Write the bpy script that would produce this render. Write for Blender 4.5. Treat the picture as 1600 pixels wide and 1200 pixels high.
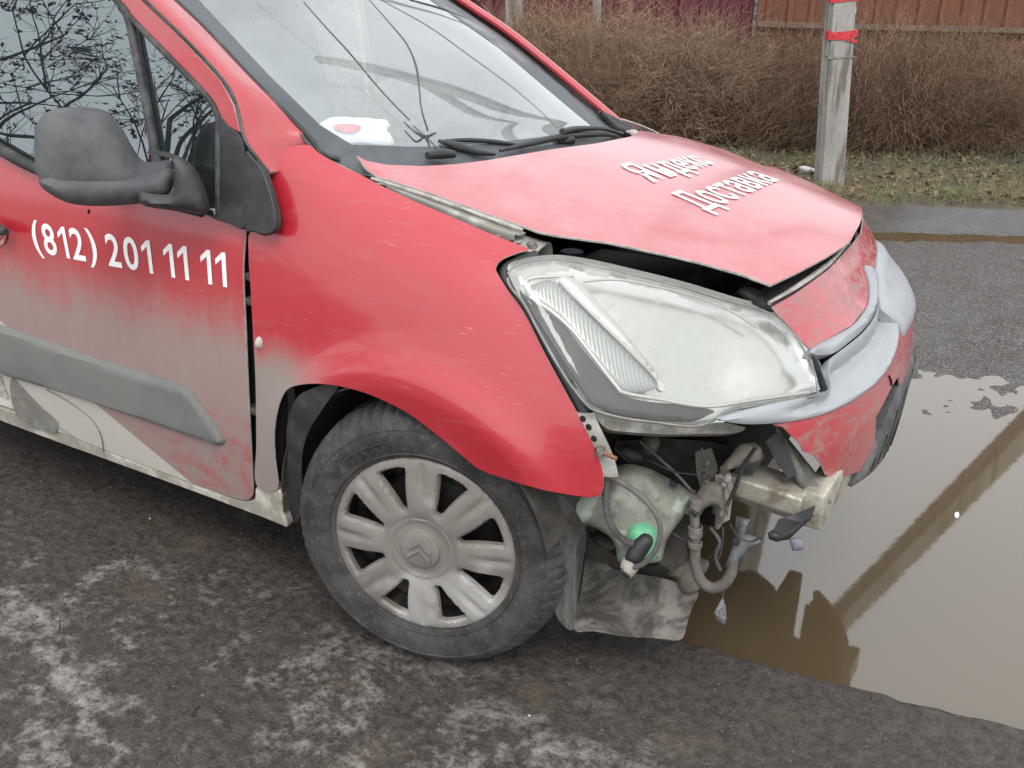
import bpy, bmesh, math, random
import numpy as np
from mathutils import Vector, Matrix, noise
from mathutils.bvhtree import BVHTree
from mathutils.geometry import delaunay_2d_cdt, barycentric_transform
random.seed(7); np.random.seed(7)
S = bpy.context.scene
for o in list(bpy.data.objects): bpy.data.objects.remove(o, do_unlink=True)
COL = S.collection

# ------------------------------------------------------------------ camera, sky, sun, exposure
F_PX = 1570.4; PITCH = math.radians(22.449); ROLL = math.radians(1.352); YAW = math.radians(120.17)
CAM = np.array([1.205, -2.442, 1.532])
cd = np.array([math.cos(PITCH)*math.cos(YAW), math.cos(PITCH)*math.sin(YAW), -math.sin(PITCH)])
r0 = np.array([math.sin(YAW), -math.cos(YAW), 0.0]); u0 = np.cross(r0, cd)
cr = math.cos(ROLL)*r0 + math.sin(ROLL)*u0; cu = -math.sin(ROLL)*r0 + math.cos(ROLL)*u0
camd = bpy.data.cameras.new('camera'); cam = bpy.data.objects.new('camera', camd); COL.objects.link(cam)
cam.matrix_world = Matrix([[cr[i], cu[i], -cd[i], CAM[i]] for i in range(3)] + [[0, 0, 0, 1]])
camd.sensor_width = 36; camd.lens = F_PX/1600*36; camd.clip_start = 0.05; camd.clip_end = 600
S.camera = cam
S.render.resolution_x = 1024; S.render.resolution_y = 768
W = bpy.data.worlds.new('World'); S.world = W; W.use_nodes = True
wn = W.node_tree.nodes; wl = W.node_tree.links; bgn = wn['Background']
sky = wn.new('ShaderNodeTexSky'); sky.sky_type = 'NISHITA'; sky.sun_disc = False
SUN_EL, SUN_AZ = math.radians(52), math.radians(150)
sky.sun_elevation = SUN_EL; sky.sun_rotation = SUN_AZ; sky.air_density = 1.0; sky.dust_density = 4.0
hs = wn.new('ShaderNodeHueSaturation'); hs.inputs['Saturation'].default_value = 0.15
mx = wn.new('ShaderNodeMix'); mx.data_type = 'RGBA'; mx.inputs['Factor'].default_value = 0.86
mx.inputs[7].default_value = (6.9, 7.15, 7.4, 1)            # even cloud cover over the sky
wl.new(sky.outputs[0], hs.inputs['Color']); wl.new(hs.outputs[0], mx.inputs[6]); wl.new(mx.outputs[2], bgn.inputs['Color'])
bgn.inputs['Strength'].default_value = 0.13
sund = bpy.data.lights.new('sun', 'SUN'); sund.energy = 1.0; sund.angle = math.radians(25); sund.color = (1, .97, .93)
sun = bpy.data.objects.new('sun', sund); COL.objects.link(sun)
sdir = Vector((math.sin(SUN_AZ)*math.cos(SUN_EL), math.cos(SUN_AZ)*math.cos(SUN_EL), math.sin(SUN_EL)))
sun.rotation_euler = sdir.to_track_quat('Z', 'Y').to_euler(); sun.location = (0, 0, 30)
S.view_settings.view_transform = 'Standard'; S.view_settings.look = 'None'
S.view_settings.gamma = 1; S.view_settings.use_curve_mapping = False
S.view_settings.exposure = 0.85

# ------------------------------------------------------------------ projection helpers (1600 x 1200 picture units)
def ray(px, py): return cd + cr*((px-800)/F_PX) + cu*((600-py)/F_PX)
def at(px, py, X=None, Y=None, Z=None):
    v = ray(px, py); k, t = (0, X) if X is not None else (1, Y) if Y is not None else (2, Z)
    return CAM + v*((t-CAM[k])/v[k])
def atd(px, py, dist): return CAM + ray(px, py)*dist
def proj(P):
    v = np.asarray(P, float)-CAM; z = v@cd
    return np.stack([800+F_PX*(v@cr)/z, 600-F_PX*(v@cu)/z], -1)
def catmull(pts, n, closed=False):
    P = np.asarray(pts, float); m = len(P); out = []
    if closed: Q = np.vstack([P[-1:], P, P[:2]]); segs = m
    else: Q = np.vstack([2*P[0]-P[1], P, 2*P[-1]-P[-2]]); segs = m-1
    for i in range(segs):
        a, b, c, d = Q[i], Q[i+1], Q[i+2], Q[i+3]
        for k in range(n):
            t = k/n
            out.append(.5*(2*b+(c-a)*t+(2*a-5*b+4*c-d)*t*t+(3*b-a-3*c+d)*t**3))
    if not closed: out.append(P[-1])
    return np.array(out)
def linear(pts, step, closed=True):
    P = np.asarray(pts, float); out = []; m = len(P)
    for i in range(m if closed else m-1):
        a, b = P[i], P[(i+1) % m]; n = max(1, int(np.linalg.norm(b-a)/step))
        for k in range(n): out.append(a+(b-a)*k/n)
    if not closed: out.append(P[-1])
    return np.array(out)
def inpoly(pts, poly):
    x, y = pts[:, 0], pts[:, 1]; c = np.zeros(len(pts), bool); j = len(poly)-1
    for i in range(len(poly)):
        xi, yi = poly[i]; xj, yj = poly[j]
        if yi != yj:
            c ^= ((yi > y) != (yj > y)) & (x < (xj-xi)*(y-yi)/(yj-yi)+xi)
        j = i
    return c
def edgedist(pts, poly):
    d = np.full(len(pts), 1e9)
    for i in range(len(poly)):
        a, b = poly[i-1], poly[i]; ab = b-a; L = max(ab@ab, 1e-12)
        t = np.clip(((pts-a)@ab)/L, 0, 1)
        d = np.minimum(d, np.linalg.norm(pts-a-t[:, None]*ab, axis=1))
    return d
def triangulate(poly, res, holes=()):
    """fill a 2-D outline with an even net of triangles"""
    poly = np.asarray(poly, float)
    keep = [0]
    for i in range(1, len(poly)):
        if np.linalg.norm(poly[i]-poly[keep[-1]]) > res*.12: keep.append(i)
    if np.linalg.norm(poly[keep[-1]]-poly[keep[0]]) < res*.12: keep.pop()
    poly = poly[keep]
    lo, hi = poly.min(0), poly.max(0)
    gx = np.arange(lo[0], hi[0], res); gy = np.arange(lo[1], hi[1], res*.87)
    g = np.array([(x+(k % 2)*res*.5, y) for k, y in enumerate(gy) for x in gx])
    if len(g):
        m = inpoly(g, poly) & (edgedist(g, poly) > res*.45)
        for h in holes: m &= ~inpoly(g, h) & (edgedist(g, h) > res*.4)
        g = g[m]
    pts = [tuple(p) for p in poly]; edges = [(i, (i+1) % len(poly)) for i in range(len(poly))]
    for h in holes:
        b = len(pts); pts += [tuple(p) for p in h]; edges += [(b+i, b+(i+1) % len(h)) for i in range(len(h))]
    pts += [tuple(p) for p in g]
    v, e, f, *_ = delaunay_2d_cdt([Vector(p) for p in pts], edges, [], 0, 1e-7)
    V = np.array([tuple(p) for p in v]); Fc = np.array([tuple(t) for t in f if len(t) == 3])
    c = V[Fc].mean(1); m = inpoly(c, poly)
    for h in holes: m &= ~inpoly(c, h)
    Fc = Fc[m]
    a = V[Fc]; ar = (a[:, 1, 0]-a[:, 0, 0])*(a[:, 2, 1]-a[:, 0, 1])-(a[:, 2, 0]-a[:, 0, 0])*(a[:, 1, 1]-a[:, 0, 1])
    Fc = np.where((ar < 0)[:, None], Fc[:, ::-1], Fc)
    used = np.unique(Fc); idx = np.full(len(V), -1); idx[used] = np.arange(len(used))
    return V[used], idx[Fc]
def boundary(Fc):
    cnt = {}
    for t in Fc:
        for i in range(3):
            a, b = int(t[i]), int(t[(i+1) % 3])
            if (b, a) in cnt: cnt.pop((b, a))
            else: cnt[(a, b)] = 1
    return list(cnt)

# ------------------------------------------------------------------ objects
def link(name, me, parent=None, mats=(), smooth=35):
    for m in mats: me.materials.append(m)
    o = bpy.data.objects.new(name, me); COL.objects.link(o)
    if smooth and len(me.polygons):
        me.polygons.foreach_set('use_smooth', [True]*len(me.polygons))
        me.set_sharp_from_angle(angle=math.radians(smooth))
    if parent is not None: o.parent = parent
    return o
def mesh(name, V, Fc, mats, parent=None, smooth=35, mi=None):
    me = bpy.data.meshes.new(name)
    me.from_pydata([tuple(map(float, v)) for v in V], [], [tuple(map(int, f)) for f in Fc])
    if mi is not None: me.polygons.foreach_set('material_index', [int(i) for i in mi])
    me.update()
    return link(name, me, parent, mats if isinstance(mats, (list, tuple)) else [mats], smooth)
def empty(name, loc=(0, 0, 0), rz=0):
    o = bpy.data.objects.new(name, None); COL.objects.link(o); o.location = loc; o.rotation_euler.z = rz; o.empty_display_size = .1
    return o
def tag(o, label=None, cat=None, group=None, kind=None):
    for k, v in (('label', label), ('category', cat), ('group', group), ('kind', kind)):
        if v: o[k] = v
    return o
def solid(name, V, Nn, Fc, thick, mats, parent, smooth=35, bevel=0):
    """front sheet V/Fc, back sheet thick behind it, rim between; slot 0 front, slot 1 rim and back"""
    n = len(V); B = V-Nn*thick
    fs = [tuple(t) for t in Fc]+[tuple(n+t[::-1]) for t in Fc]; mi = [0]*len(Fc)+[1]*len(Fc)
    for a, b in boundary(Fc): fs.append((b, a, n+a, n+b)); mi.append(1)
    if not isinstance(mats, (list, tuple)): mats = [mats]
    if len(mats) == 1: mi = [0]*len(mi)
    o = mesh(name, np.vstack([V, B]), fs, mats, parent, smooth, mi)
    if bevel:
        m = o.modifiers.new('edge', 'BEVEL'); m.width = bevel; m.segments = 2; m.limit_method = 'ANGLE'; m.angle_limit = math.radians(60)
        m.use_clamp_overlap = True
    return o
class Loft:
    """smooth surface through a net of 3-D points"""
    def __init__(s, ctrl, dens=10, post=None):
        c = np.asarray(ctrl, float); s.nu, s.nv = c.shape[:2]; s.post = post
        c = np.concatenate([2*c[:1]-c[1:2], c, 2*c[-1:]-c[-2:-1]], 0)
        s.c = np.concatenate([2*c[:, :1]-c[:, 1:2], c, 2*c[:, -1:]-c[:, -2:-1]], 1)
        nu, nv = (s.nu-1)*dens+1, (s.nv-1)*dens+1
        U, V = np.meshgrid(np.linspace(0, s.nu-1, nu), np.linspace(0, s.nv-1, nv), indexing='ij')
        s.st = np.stack([U.ravel(), V.ravel()], 1); P = s.ev(s.st); s.P = P; s.shape = (nu, nv)
        q = []
        for i in range(nu-1):
            for j in range(nv-1):
                a = i*nv+j; q += [(a, a+nv, a+nv+1), (a, a+nv+1, a+1)]
        s.tri = q; s.bvh = BVHTree.FromPolygons([tuple(p) for p in P], q)
        G = P.reshape(nu, nv, 3)
        s.su = np.linalg.norm(np.diff(G, axis=0), axis=2).mean()*dens; s.sv = np.linalg.norm(np.diff(G, axis=1), axis=2).mean()*dens
        s.sc = np.array([s.su, s.sv])
        mid = s.ev(np.array([[(s.nu-1)/2, (s.nv-1)/2]]))[0]; nn = s.nrm(np.array([[(s.nu-1)/2, (s.nv-1)/2]]), 1)[0]
        s.mid2 = proj(mid); s.sign = 1 if nn@(CAM-mid) > 0 else -1
    def _w(s, t):
        return np.stack([.5*(-t+2*t*t-t**3), .5*(2-5*t*t+3*t**3), .5*(t+4*t*t-3*t**3), .5*(-t*t+t**3)], 1)
    def ev(s, st):
        st = np.asarray(st, float); i = np.clip(np.floor(st[:, 0]).astype(int), 0, s.nu-2); j = np.clip(np.floor(st[:, 1]).astype(int), 0, s.nv-2)
        wu, wv = s._w(st[:, 0]-i), s._w(st[:, 1]-j); P = np.zeros((len(st), 3))
        for a in range(4):
            for b in range(4): P += (wu[:, a]*wv[:, b])[:, None]*s.c[i+a, j+b]
        return s.post(P) if s.post else P
    def nrm(s, st, sign=None):
        e = 1e-3; st = np.asarray(st, float)
        a = s.ev(st+[e, 0])-s.ev(st-[e, 0]); b = s.ev(st+[0, e])-s.ev(st-[0, e]); n = np.cross(a, b)
        n /= np.linalg.norm(n, axis=1)[:, None]+1e-12
        return n*(s.sign if sign is None else sign)
    def hit(s, px, py, warn=True):
        c = s.mid2
        for k in range(150):
            f = 1-k*.006
            v = ray(c[0]+(px-c[0])*f, c[1]+(py-c[1])*f); loc, nr, i, d = s.bvh.ray_cast(Vector(CAM), Vector(v).normalized())
            if loc is not None:
                if k > 3 and warn: print('  off-surface', int(px), int(py), k)
                t = s.tri[i]; q = barycentric_transform(loc, *[Vector(s.P[j]) for j in t], *[Vector((*s.st[j], 0)) for j in t])
                return np.array([q.x, q.y])
        raise ValueError(f'no surface at {px},{py}')
    def hits(s, pts): return np.array([s.hit(*p) for p in pts])
    def hit3(s, pts, off=0):
        st = s.hits(pts); return s.ev(st)+s.nrm(st)*off
    def near(s, P):
        out = []
        for p in P:
            loc, nr, i, d = s.bvh.find_nearest(Vector(p)); t = s.tri[i]
            q = barycentric_transform(loc, *[Vector(s.P[j]) for j in t], *[Vector((*s.st[j], 0)) for j in t]); out.append((q.x, q.y))
        return np.array(out)
def panel(name, outline, surf, mats, parent, thick=.004, res=.02, off=0., curve=6, holes=(), st=False, bump=None, bevel=0, smooth=35):
    """sheet cut out of a surface; the outline is given in picture units (or surface units when st)"""
    if st: o = np.asarray(outline, float)
    else:
        o = catmull(outline, curve, True) if curve else linear(outline, 12)
        o = surf.hits(o)
    hs_ = [(surf.hits(h) if not st else np.asarray(h, float))*surf.sc for h in holes]
    V2, Fc = triangulate(o*surf.sc, res, hs_)
    q = V2/surf.sc; P = surf.ev(q); n = surf.nrm(q)
    h = np.full(len(P), off)
    if bump: h = h+bump(V2, edgedist(V2, o*surf.sc), P)
    P = P+n*h[:, None]
    t = Fc[len(Fc)//2]; fn = np.cross(P[t[1]]-P[t[0]], P[t[2]]-P[t[0]])
    if fn@n[t[0]] < 0: Fc = Fc[:, ::-1]
    return solid(name, P, n, Fc, thick, mats, parent, smooth, bevel)
def rim(w, h):                                                     # rounded raised edge
    return lambda V2, d, P: h*(lambda t: t*t*(3-2*t)*.35+.65*(1-(1-t)**2))(np.clip(d/w, 0, 1))
def inflate(name, px, origin, normal, mats, parent, H=.03, R=.03, Hb=None, res=.01, curve=5, mod=None, smooth=50):
    """closed rounded solid; outline in picture units cast on the plane through origin"""
    n = np.array(normal, float); n /= np.linalg.norm(n); o = np.array(origin, float)
    U = np.cross([0, 0, 1.], n); U /= np.linalg.norm(U); Vv = np.cross(n, U)
    def pl(p):
        v = ray(*p); t = ((o-CAM)@n)/(v@n); q = CAM+v*t-o; return (q@U, q@Vv)
    out = catmull(px, curve, True) if curve else linear(px, 8)
    out = np.array([pl(p) for p in out])
    V2, Fc = triangulate(out, res)
    d = edgedist(V2, out); k = np.sqrt(np.clip(1-(1-np.clip(d/R, 0, 1))**2, 0, 1))
    P = o+V2[:, :1]*U+V2[:, 1:]*Vv
    if mod is not None: k = k*mod(V2, P)
    A = P+n*(k*H)[:, None]; B = P-n*(k*(H if Hb is None else Hb))[:, None]-n*.0015
    N_ = len(A); fs = [tuple(t) for t in Fc]+[tuple(N_+t[::-1]) for t in Fc]+[(b, a, N_+a, N_+b) for a, b in boundary(Fc)]
    return mesh(name, np.vstack([A, B]), fs, mats, parent, smooth)
def tube(name, pts, rad, mat, parent, seg=8, n=6, ridge=0, smooth=60):
    P = catmull(pts, n) if n else np.asarray(pts, float); m = len(P)
    R = np.interp(np.linspace(0, 1, m), np.linspace(0, 1, len(rad)), rad) if isinstance(rad, (list, tuple)) else np.full(m, rad)
    if ridge: R = R*(1+ridge*(np.arange(m) % 2))
    V = []; T = np.gradient(P, axis=0); T /= np.linalg.norm(T, axis=1)[:, None]+1e-9
    ref = np.array([0, 0, 1.]) if abs(T[0][2]) < .9 else np.array([1., 0, 0]); a = np.cross(T[0], ref)
    for i in range(m):
        a = a-(a@T[i])*T[i]; a /= np.linalg.norm(a); b = np.cross(T[i], a)
        for k in range(seg):
            w = 2*math.pi*k/seg; V.append(P[i]+R[i]*(math.cos(w)*a+math.sin(w)*b))
    fs = [(i*seg+k, i*seg+(k+1) % seg, (i+1)*seg+(k+1) % seg, (i+1)*seg+k) for i in range(m-1) for k in range(seg)]
    fs += [tuple(range(seg))[::-1], tuple((m-1)*seg+k for k in range(seg))]
    return mesh(name, V, fs, mat, parent, smooth)
def box(name, c, size, mat, parent, R=None, bev=.004):
    bm = bmesh.new(); bmesh.ops.create_cube(bm, size=1)
    bmesh.ops.scale(bm, vec=size, verts=bm.verts)
    if bev: bmesh.ops.bevel(bm, geom=bm.edges[:], offset=bev, segments=2, affect='EDGES', profile=.5)
    M = Matrix.Translation(Vector(c)) @ (R.to_4x4() if R else Matrix.Identity(4)); bmesh.ops.transform(bm, matrix=M, verts=bm.verts)
    me = bpy.data.meshes.new(name); bm.to_mesh(me); bm.free(); return link(name, me, parent, [mat])
def lathe(name, prof, M, mat, parent, seg=48, smooth=40, mod=None):
    """profile (radius, height) turned about local z, then moved by M"""
    V = []; m = len(prof)
    for i in range(seg):
        a = 2*math.pi*i/seg
        for j, (r_, h) in enumerate(prof):
            if mod: r_, h = mod(r_, h, i, j)
            V.append(M @ Vector((r_*math.cos(a), r_*math.sin(a), h)))
    fs = [(i*m+j, ((i+1) % seg)*m+j, ((i+1) % seg)*m+j+1, i*m+j+1) for i in range(seg) for j in range(m-1)]
    return mesh(name, V, fs, mat, parent, smooth)
def textmesh(body, space=1.0, offset=0.0):
    """flat letters from the built-in font, cut fine enough to follow a curved panel"""
    cu_ = bpy.data.curves.new('lettering', 'FONT'); cu_.body = body; cu_.size = 1; cu_.space_character = space; cu_.offset = offset; cu_.resolution_u = 5
    o = bpy.data.objects.new('lettering', cu_); COL.objects.link(o); dg = bpy.context.evaluated_depsgraph_get()
    me = bpy.data.meshes.new_from_object(o.evaluated_get(dg)); bpy.data.objects.remove(o)
    bm = bmesh.new(); bm.from_mesh(me); bmesh.ops.triangulate(bm, faces=bm.faces[:])
    for _ in range(3):
        es = [e for e in bm.edges if e.calc_length() > .12]
        if es: bmesh.ops.subdivide_edges(bm, edges=es, cuts=1); bmesh.ops.triangulate(bm, faces=bm.faces[:])
    bmesh.ops.remove_doubles(bm, verts=bm.verts[:], dist=1e-5)
    V = np.array([v.co[:2] for v in bm.verts]); bm.verts.index_update(); Fc = np.array([[v.index for v in f.verts] for f in bm.faces]); bm.free()
    return V, Fc
def homog(src, dst):
    A = []
    for (x, y), (u, v) in zip(src, dst):
        A += [[x, y, 1, 0, 0, 0, -u*x, -u*y, -u], [0, 0, 0, x, y, 1, -v*x, -v*y, -v]]
    H = np.linalg.svd(np.array(A))[2][-1].reshape(3, 3)
    def f(P):
        q = np.c_[P, np.ones(len(P))]@H.T; return q[:, :2]/q[:, 2:]
    return f
def decal_text(name, body, quad, surf, mat, parent, off=.0035, space=1.0, toff=0.0, box_=None):
    """quad: picture corners of the text's box, lower left, lower right, upper right, upper left"""
    if box_ == 'digits':                                          # figure one drawn with its flag
        Vs, Fs, x, nv = [], [], 0., 0
        for ch in body:
            if ch == ' ': x += .24; continue
            if ch == '1':
                o_ = np.array([(.20, 0), (.31, 0), (.31, .70), (.215, .70), (.03, .545), (.03, .43), (.20, .565)])
                V, Fc = triangulate(linear(o_, .08), .08); V = V.copy(); w = .40
            else:
                V, Fc = textmesh(ch, 1, toff); V = V-[V[:, 0].min()-.03, 0]; w = V[:, 0].max()+.05
                if ch in '820': V[:, 1] = (V[:, 1]-V[:, 1].min())/(V[:, 1].max()-V[:, 1].min())*.71; V[:, 0] *= .92
                else: V[:, 1] = (V[:, 1]-V[:, 1].min())/(V[:, 1].max()-V[:, 1].min())*.86-.11
            Vs.append(V+[x, 0]); Fs.append(Fc+nv); nv += len(V); x += w
        V, Fc = np.vstack(Vs), np.vstack(Fs); lo, hi = V.min(0), V.max(0); lo[1], hi[1] = 0, .71
    else:
        V, Fc = textmesh(body, space, toff); lo, hi = V.min(0), V.max(0)
        if box_: lo[1] = box_[0]
    f = homog([(lo[0], lo[1]), (hi[0], lo[1]), (hi[0], hi[1]), (lo[0], hi[1])], quad)
    st = surf.hits(f(V)); P = surf.ev(st)+surf.nrm(st)*off
    t = Fc[0]; 
    nn = surf.nrm(st); fn = np.cross(P[Fc[:, 1]]-P[Fc[:, 0]], P[Fc[:, 2]]-P[Fc[:, 0]])
    flip = (fn*nn[Fc[:, 0]]).sum(1) < 0; Fc = np.where(flip[:, None], Fc[:, ::-1], Fc)
    islands(name, P, Fc, mat, parent)
def islands(name, P, Fc, mat, parent):
    lab = np.arange(len(P))                                       # one object for each letter
    while True:
        m = lab[Fc].min(1); new = lab.copy()
        for k in range(3): np.minimum.at(new, Fc[:, k], m)
        if (new == lab).all(): break
        lab = new
    for k in np.unique(lab[Fc[:, 0]]):
        f = Fc[lab[Fc[:, 0]] == k]; u = np.unique(f); ix = np.full(len(P), -1); ix[u] = np.arange(len(u))
        mesh(name, P[u], ix[f], mat, parent, 80)

# ------------------------------------------------------------------ materials
class NT:
    def __init__(s, name):
        s.m = bpy.data.materials.new(name); s.m.use_nodes = True; s.t = s.m.node_tree; s.n = s.t.nodes; s.l = s.t.links
        s.b = s.n['Principled BSDF']; s.out = s.n['Material Output']
        tc = s.n.new('ShaderNodeTexCoord'); s.co = tc.outputs['Object']
        sp = s.n.new('ShaderNodeSeparateXYZ'); s.l.new(s.co, sp.inputs[0]); s.x, s.y, s.z = sp.outputs
    def set(s, **k):
        for a, v in k.items():
            i = s.b.inputs[a.replace('_', ' ')]
            if hasattr(v, 'is_linked') or isinstance(v, bpy.types.NodeSocket): s.l.new(v, i)
            else: i.default_value = (*v, 1) if isinstance(v, tuple) and len(v) == 3 else v
        return s
    def noise(s, scale, detail=5, rough=.55, stretch=None, dist=0):
        nd = s.n.new('ShaderNodeTexNoise'); nd.inputs['Scale'].default_value = scale; nd.inputs['Detail'].default_value = detail
        nd.inputs['Roughness'].default_value = rough; nd.inputs['Distortion'].default_value = dist
        co = s.co
        if stretch:
            mp = s.n.new('ShaderNodeMapping'); mp.inputs['Scale'].default_value = stretch; s.l.new(s.co, mp.inputs[0]); co = mp.outputs[0]
        s.l.new(co, nd.inputs['Vector']); return nd.outputs['Fac']
    def voro(s, scale, feat='F1'):
        nd = s.n.new('ShaderNodeTexVoronoi'); nd.feature = feat; nd.inputs['Scale'].default_value = scale; s.l.new(s.co, nd.inputs['Vector']); return nd.outputs['Distance']
    def ramp(s, v, a, b, lo=0., hi=1.):
        nd = s.n.new('ShaderNodeMapRange'); nd.interpolation_type = 'SMOOTHSTEP'
        for k, q in ((1, a), (2, b), (3, lo), (4, hi)): nd.inputs[k].default_value = q
        s.l.new(v, nd.inputs[0]); return nd.outputs[0]
    def math(s, op, a, b=None, c=None):
        nd = s.n.new('ShaderNodeMath'); nd.operation = op
        for i, q in enumerate((a, b, c)):
            if q is None: continue
            if isinstance(q, (int, float)): nd.inputs[i].default_value = q
            else: s.l.new(q, nd.inputs[i])
        return nd.outputs[0]
    def mix(s, f, a, b):
        nd = s.n.new('ShaderNodeMix'); nd.data_type = 'RGBA'
        for i, q in ((0, f), (6, a), (7, b)):
            if isinstance(q, tuple): nd.inputs[i].default_value = (*q, 1)
            elif isinstance(q, (int, float)): nd.inputs[i].default_value = q
            else: s.l.new(q, nd.inputs[i])
        return nd.outputs[2]
    def bump(s, h, strength=.3, dist=.01):
        nd = s.n.new('ShaderNodeBump'); nd.inputs['Strength'].default_value = strength; nd.inputs['Distance'].default_value = dist
        s.l.new(h, nd.inputs['Height']); s.l.new(nd.outputs[0], s.b.inputs['Normal']); return s
MAT = {}
def simple(name, col, rough=.5, metal=0., var=.25, nscale=30, bump=0., bscale=200, dirt=0., dcol=(.16, .145, .125), spec=.5, dscale=9):
    s = NT(name); n = s.noise(nscale)
    c = s.mix(s.ramp(n, .3, .7), tuple(x*(1-var) for x in col), tuple(min(1, x*(1+var)) for x in col))
    r = rough
    if dirt:
        k = s.ramp(s.noise(dscale, 8, .65), .62-dirt*.5, .82-dirt*.4); c = s.mix(k, c, dcol); r = s.math('MULTIPLY_ADD', k, .85-rough, rough)
    s.set(Base_Color=c, Roughness=r, Metallic=metal); s.b.inputs['Specular IOR Level'].default_value = spec
    if bump: s.bump(s.noise(bscale, 4), bump, .002)
    MAT[name] = s.m; return s.m
RED = (.40, .008, .020); DUST = (.235, .21, .19)
def paint(name, kind):
    s = NT(name); fine = s.noise(240, 3); mid = s.noise(7, 8, .62); sm = s.noise(26, 6, .6)
    streak = s.noise(7, 7, .62, (5., 1., .9)); sweep = s.noise(6, 7, .6, (1., 3., 5.), 1.2)
    if kind == 'hood':
        k = s.ramp(s.math('MULTIPLY_ADD', sm, .4, mid), .45, .95, .15, .36)
        wipe = s.ramp(s.noise(3.2, 4, .5, None, 1.5), .52, .66)
        k = s.math('MULTIPLY', k, s.math('SUBTRACT', 1., s.math('MULTIPLY', wipe, .45)))
    elif kind == 'door':
        zz = s.math('MULTIPLY_ADD', streak, -.09, s.math('MULTIPLY_ADD', mid, -.06, s.z))
        k = s.ramp(zz, .58, .80, .90, .05); k = s.math('MULTIPLY', k, s.ramp(s.math('MULTIPLY_ADD', sm, .6, streak), .55, 1., .92, 1.03))
        clean = s.math('MULTIPLY', s.ramp(sm, .45, .7), s.math('MULTIPLY', s.ramp(s.z, .47, .56, 1., 0.), s.ramp(s.x, -.95, -.55)))
        k = s.math('MULTIPLY', k, s.math('SUBTRACT', 1., s.math('MULTIPLY', clean, .5)))
        k = s.math('MULTIPLY', k, s.ramp(fine, .2, .8, .9, 1.05))
    elif kind == 'fender':
        zz = s.math('MULTIPLY_ADD', streak, -.06, s.math('MULTIPLY_ADD', mid, -.10, s.z))
        a = s.math('MULTIPLY', s.ramp(zz, .56, .70, .95, 0.), s.ramp(s.math('MULTIPLY_ADD', mid, .15, s.x), -.24, -.02, 1., 0.))
        b = s.ramp(sweep, .5, .8, .04, .2)
        k = s.math('MAXIMUM', a, b)
    else:
        k = s.ramp(s.math('MULTIPLY_ADD', sm, .35, mid), .45, .95, .06, .26)
    if kind == 'bumper':
        k = s.ramp(s.math('MULTIPLY_ADD', sm, .5, s.noise(9, 6, .6, (1., 1.6, 3.), 1.6)), .56, .88, .62, .04)
    base = RED
    if kind == 'door':                                            # white body where the red film ends on a slant
        e = s.math('ADD', s.math('MULTIPLY', s.math('SUBTRACT', s.x, DIAG[0]), DIAG[2]), s.math('MULTIPLY', s.math('SUBTRACT', s.z, DIAG[1]), DIAG[3]))
        wht = s.ramp(e, -.002, .002)
        base = s.mix(wht, RED, (.62, .60, .54))
        k = s.math('MULTIPLY', k, s.math('SUBTRACT', 1., s.math('MULTIPLY', wht, .45)))
    chips = s.math('MULTIPLY', s.ramp(s.voro(70), .05, .09, 1., 0.), s.ramp(s.noise(5, 2), .6, .68))
    scr = s.math('MULTIPLY', s.ramp(s.noise(22, 2, .5, (1., 1., 14.), .3), .70, .73), s.ramp(s.noise(4, 2), .5, .62))
    c = s.mix(k, base, (.50, .44, .44) if kind == 'hood' else DUST); c = s.mix(s.math('MULTIPLY', s.math('MAXIMUM', chips, scr), .28), c, (.62, .5, .48))
    s.set(Base_Color=c, Roughness=s.math('MULTIPLY_ADD', k, .42, .30), Coat_Weight=s.math('MULTIPLY_ADD', k, -.8, 1.), Coat_Roughness=s.math('MULTIPLY_ADD', k, .4, .07))
    s.bump(s.math('ADD', s.noise(420, 2), s.math('MULTIPLY', s.noise(14, 2), 1.5)), .035, .002)
    MAT[name] = s.m; return s.m

# ------------------------------------------------------------------ surfaces of the van (x forward, y to its left, z up; front axle at x = 0)
lv = [  # x, then (y, z) from the bonnet edge down to the sill
 (.62, [(-.55,.93),(-.64,.89),(-.70,.82),(-.745,.72),(-.77,.62),(-.775,.52),(-.77,.42),(-.75,.32),(-.73,.22)]),
 (.45, [(-.62,.955),(-.70,.925),(-.76,.86),(-.795,.76),(-.82,.66),(-.825,.55),(-.82,.45),(-.80,.35),(-.78,.24)]),
 (.30, [(-.67,.985),(-.735,.95),(-.79,.88),(-.83,.79),(-.858,.68),(-.862,.57),(-.858,.47),(-.845,.36),(-.83,.25)]),
 (.10, [(-.69,1.04),(-.755,1.0),(-.808,.93),(-.842,.83),(-.87,.71),(-.878,.59),(-.875,.48),(-.865,.36),(-.85,.24)]),
 (-.15,[(-.705,1.105),(-.77,1.06),(-.82,.97),(-.85,.86),(-.868,.72),(-.878,.59),(-.875,.48),(-.865,.36),(-.85,.24)]),
 (-.40,[(-.735,1.19),(-.79,1.12),(-.83,1.0),(-.852,.88),(-.868,.74),(-.876,.6),(-.875,.48),(-.865,.36),(-.85,.24)]),
 (-.75,[(-.80,1.2),(-.825,1.1),(-.848,.99),(-.865,.88),(-.878,.74),(-.882,.6),(-.878,.48),(-.866,.36),(-.85,.24)]),
 (-1.2,[(-.81,1.2),(-.832,1.1),(-.853,.99),(-.87,.88),(-.882,.74),(-.885,.6),(-.88,.48),(-.867,.36),(-.85,.24)]),
 (-1.9,[(-.81,1.2),(-.832,1.1),(-.853,.99),(-.87,.88),(-.882,.74),(-.885,.6),(-.88,.48),(-.867,.36),(-.85,.24)]),
 (-3.3,[(-.80,1.2),(-.82,1.1),(-.84,.99),(-.855,.88),(-.865,.74),(-.868,.6),(-.86,.48),(-.85,.36),(-.835,.24)])]
HUB = at(661, 855, Y=-.862)
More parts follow.
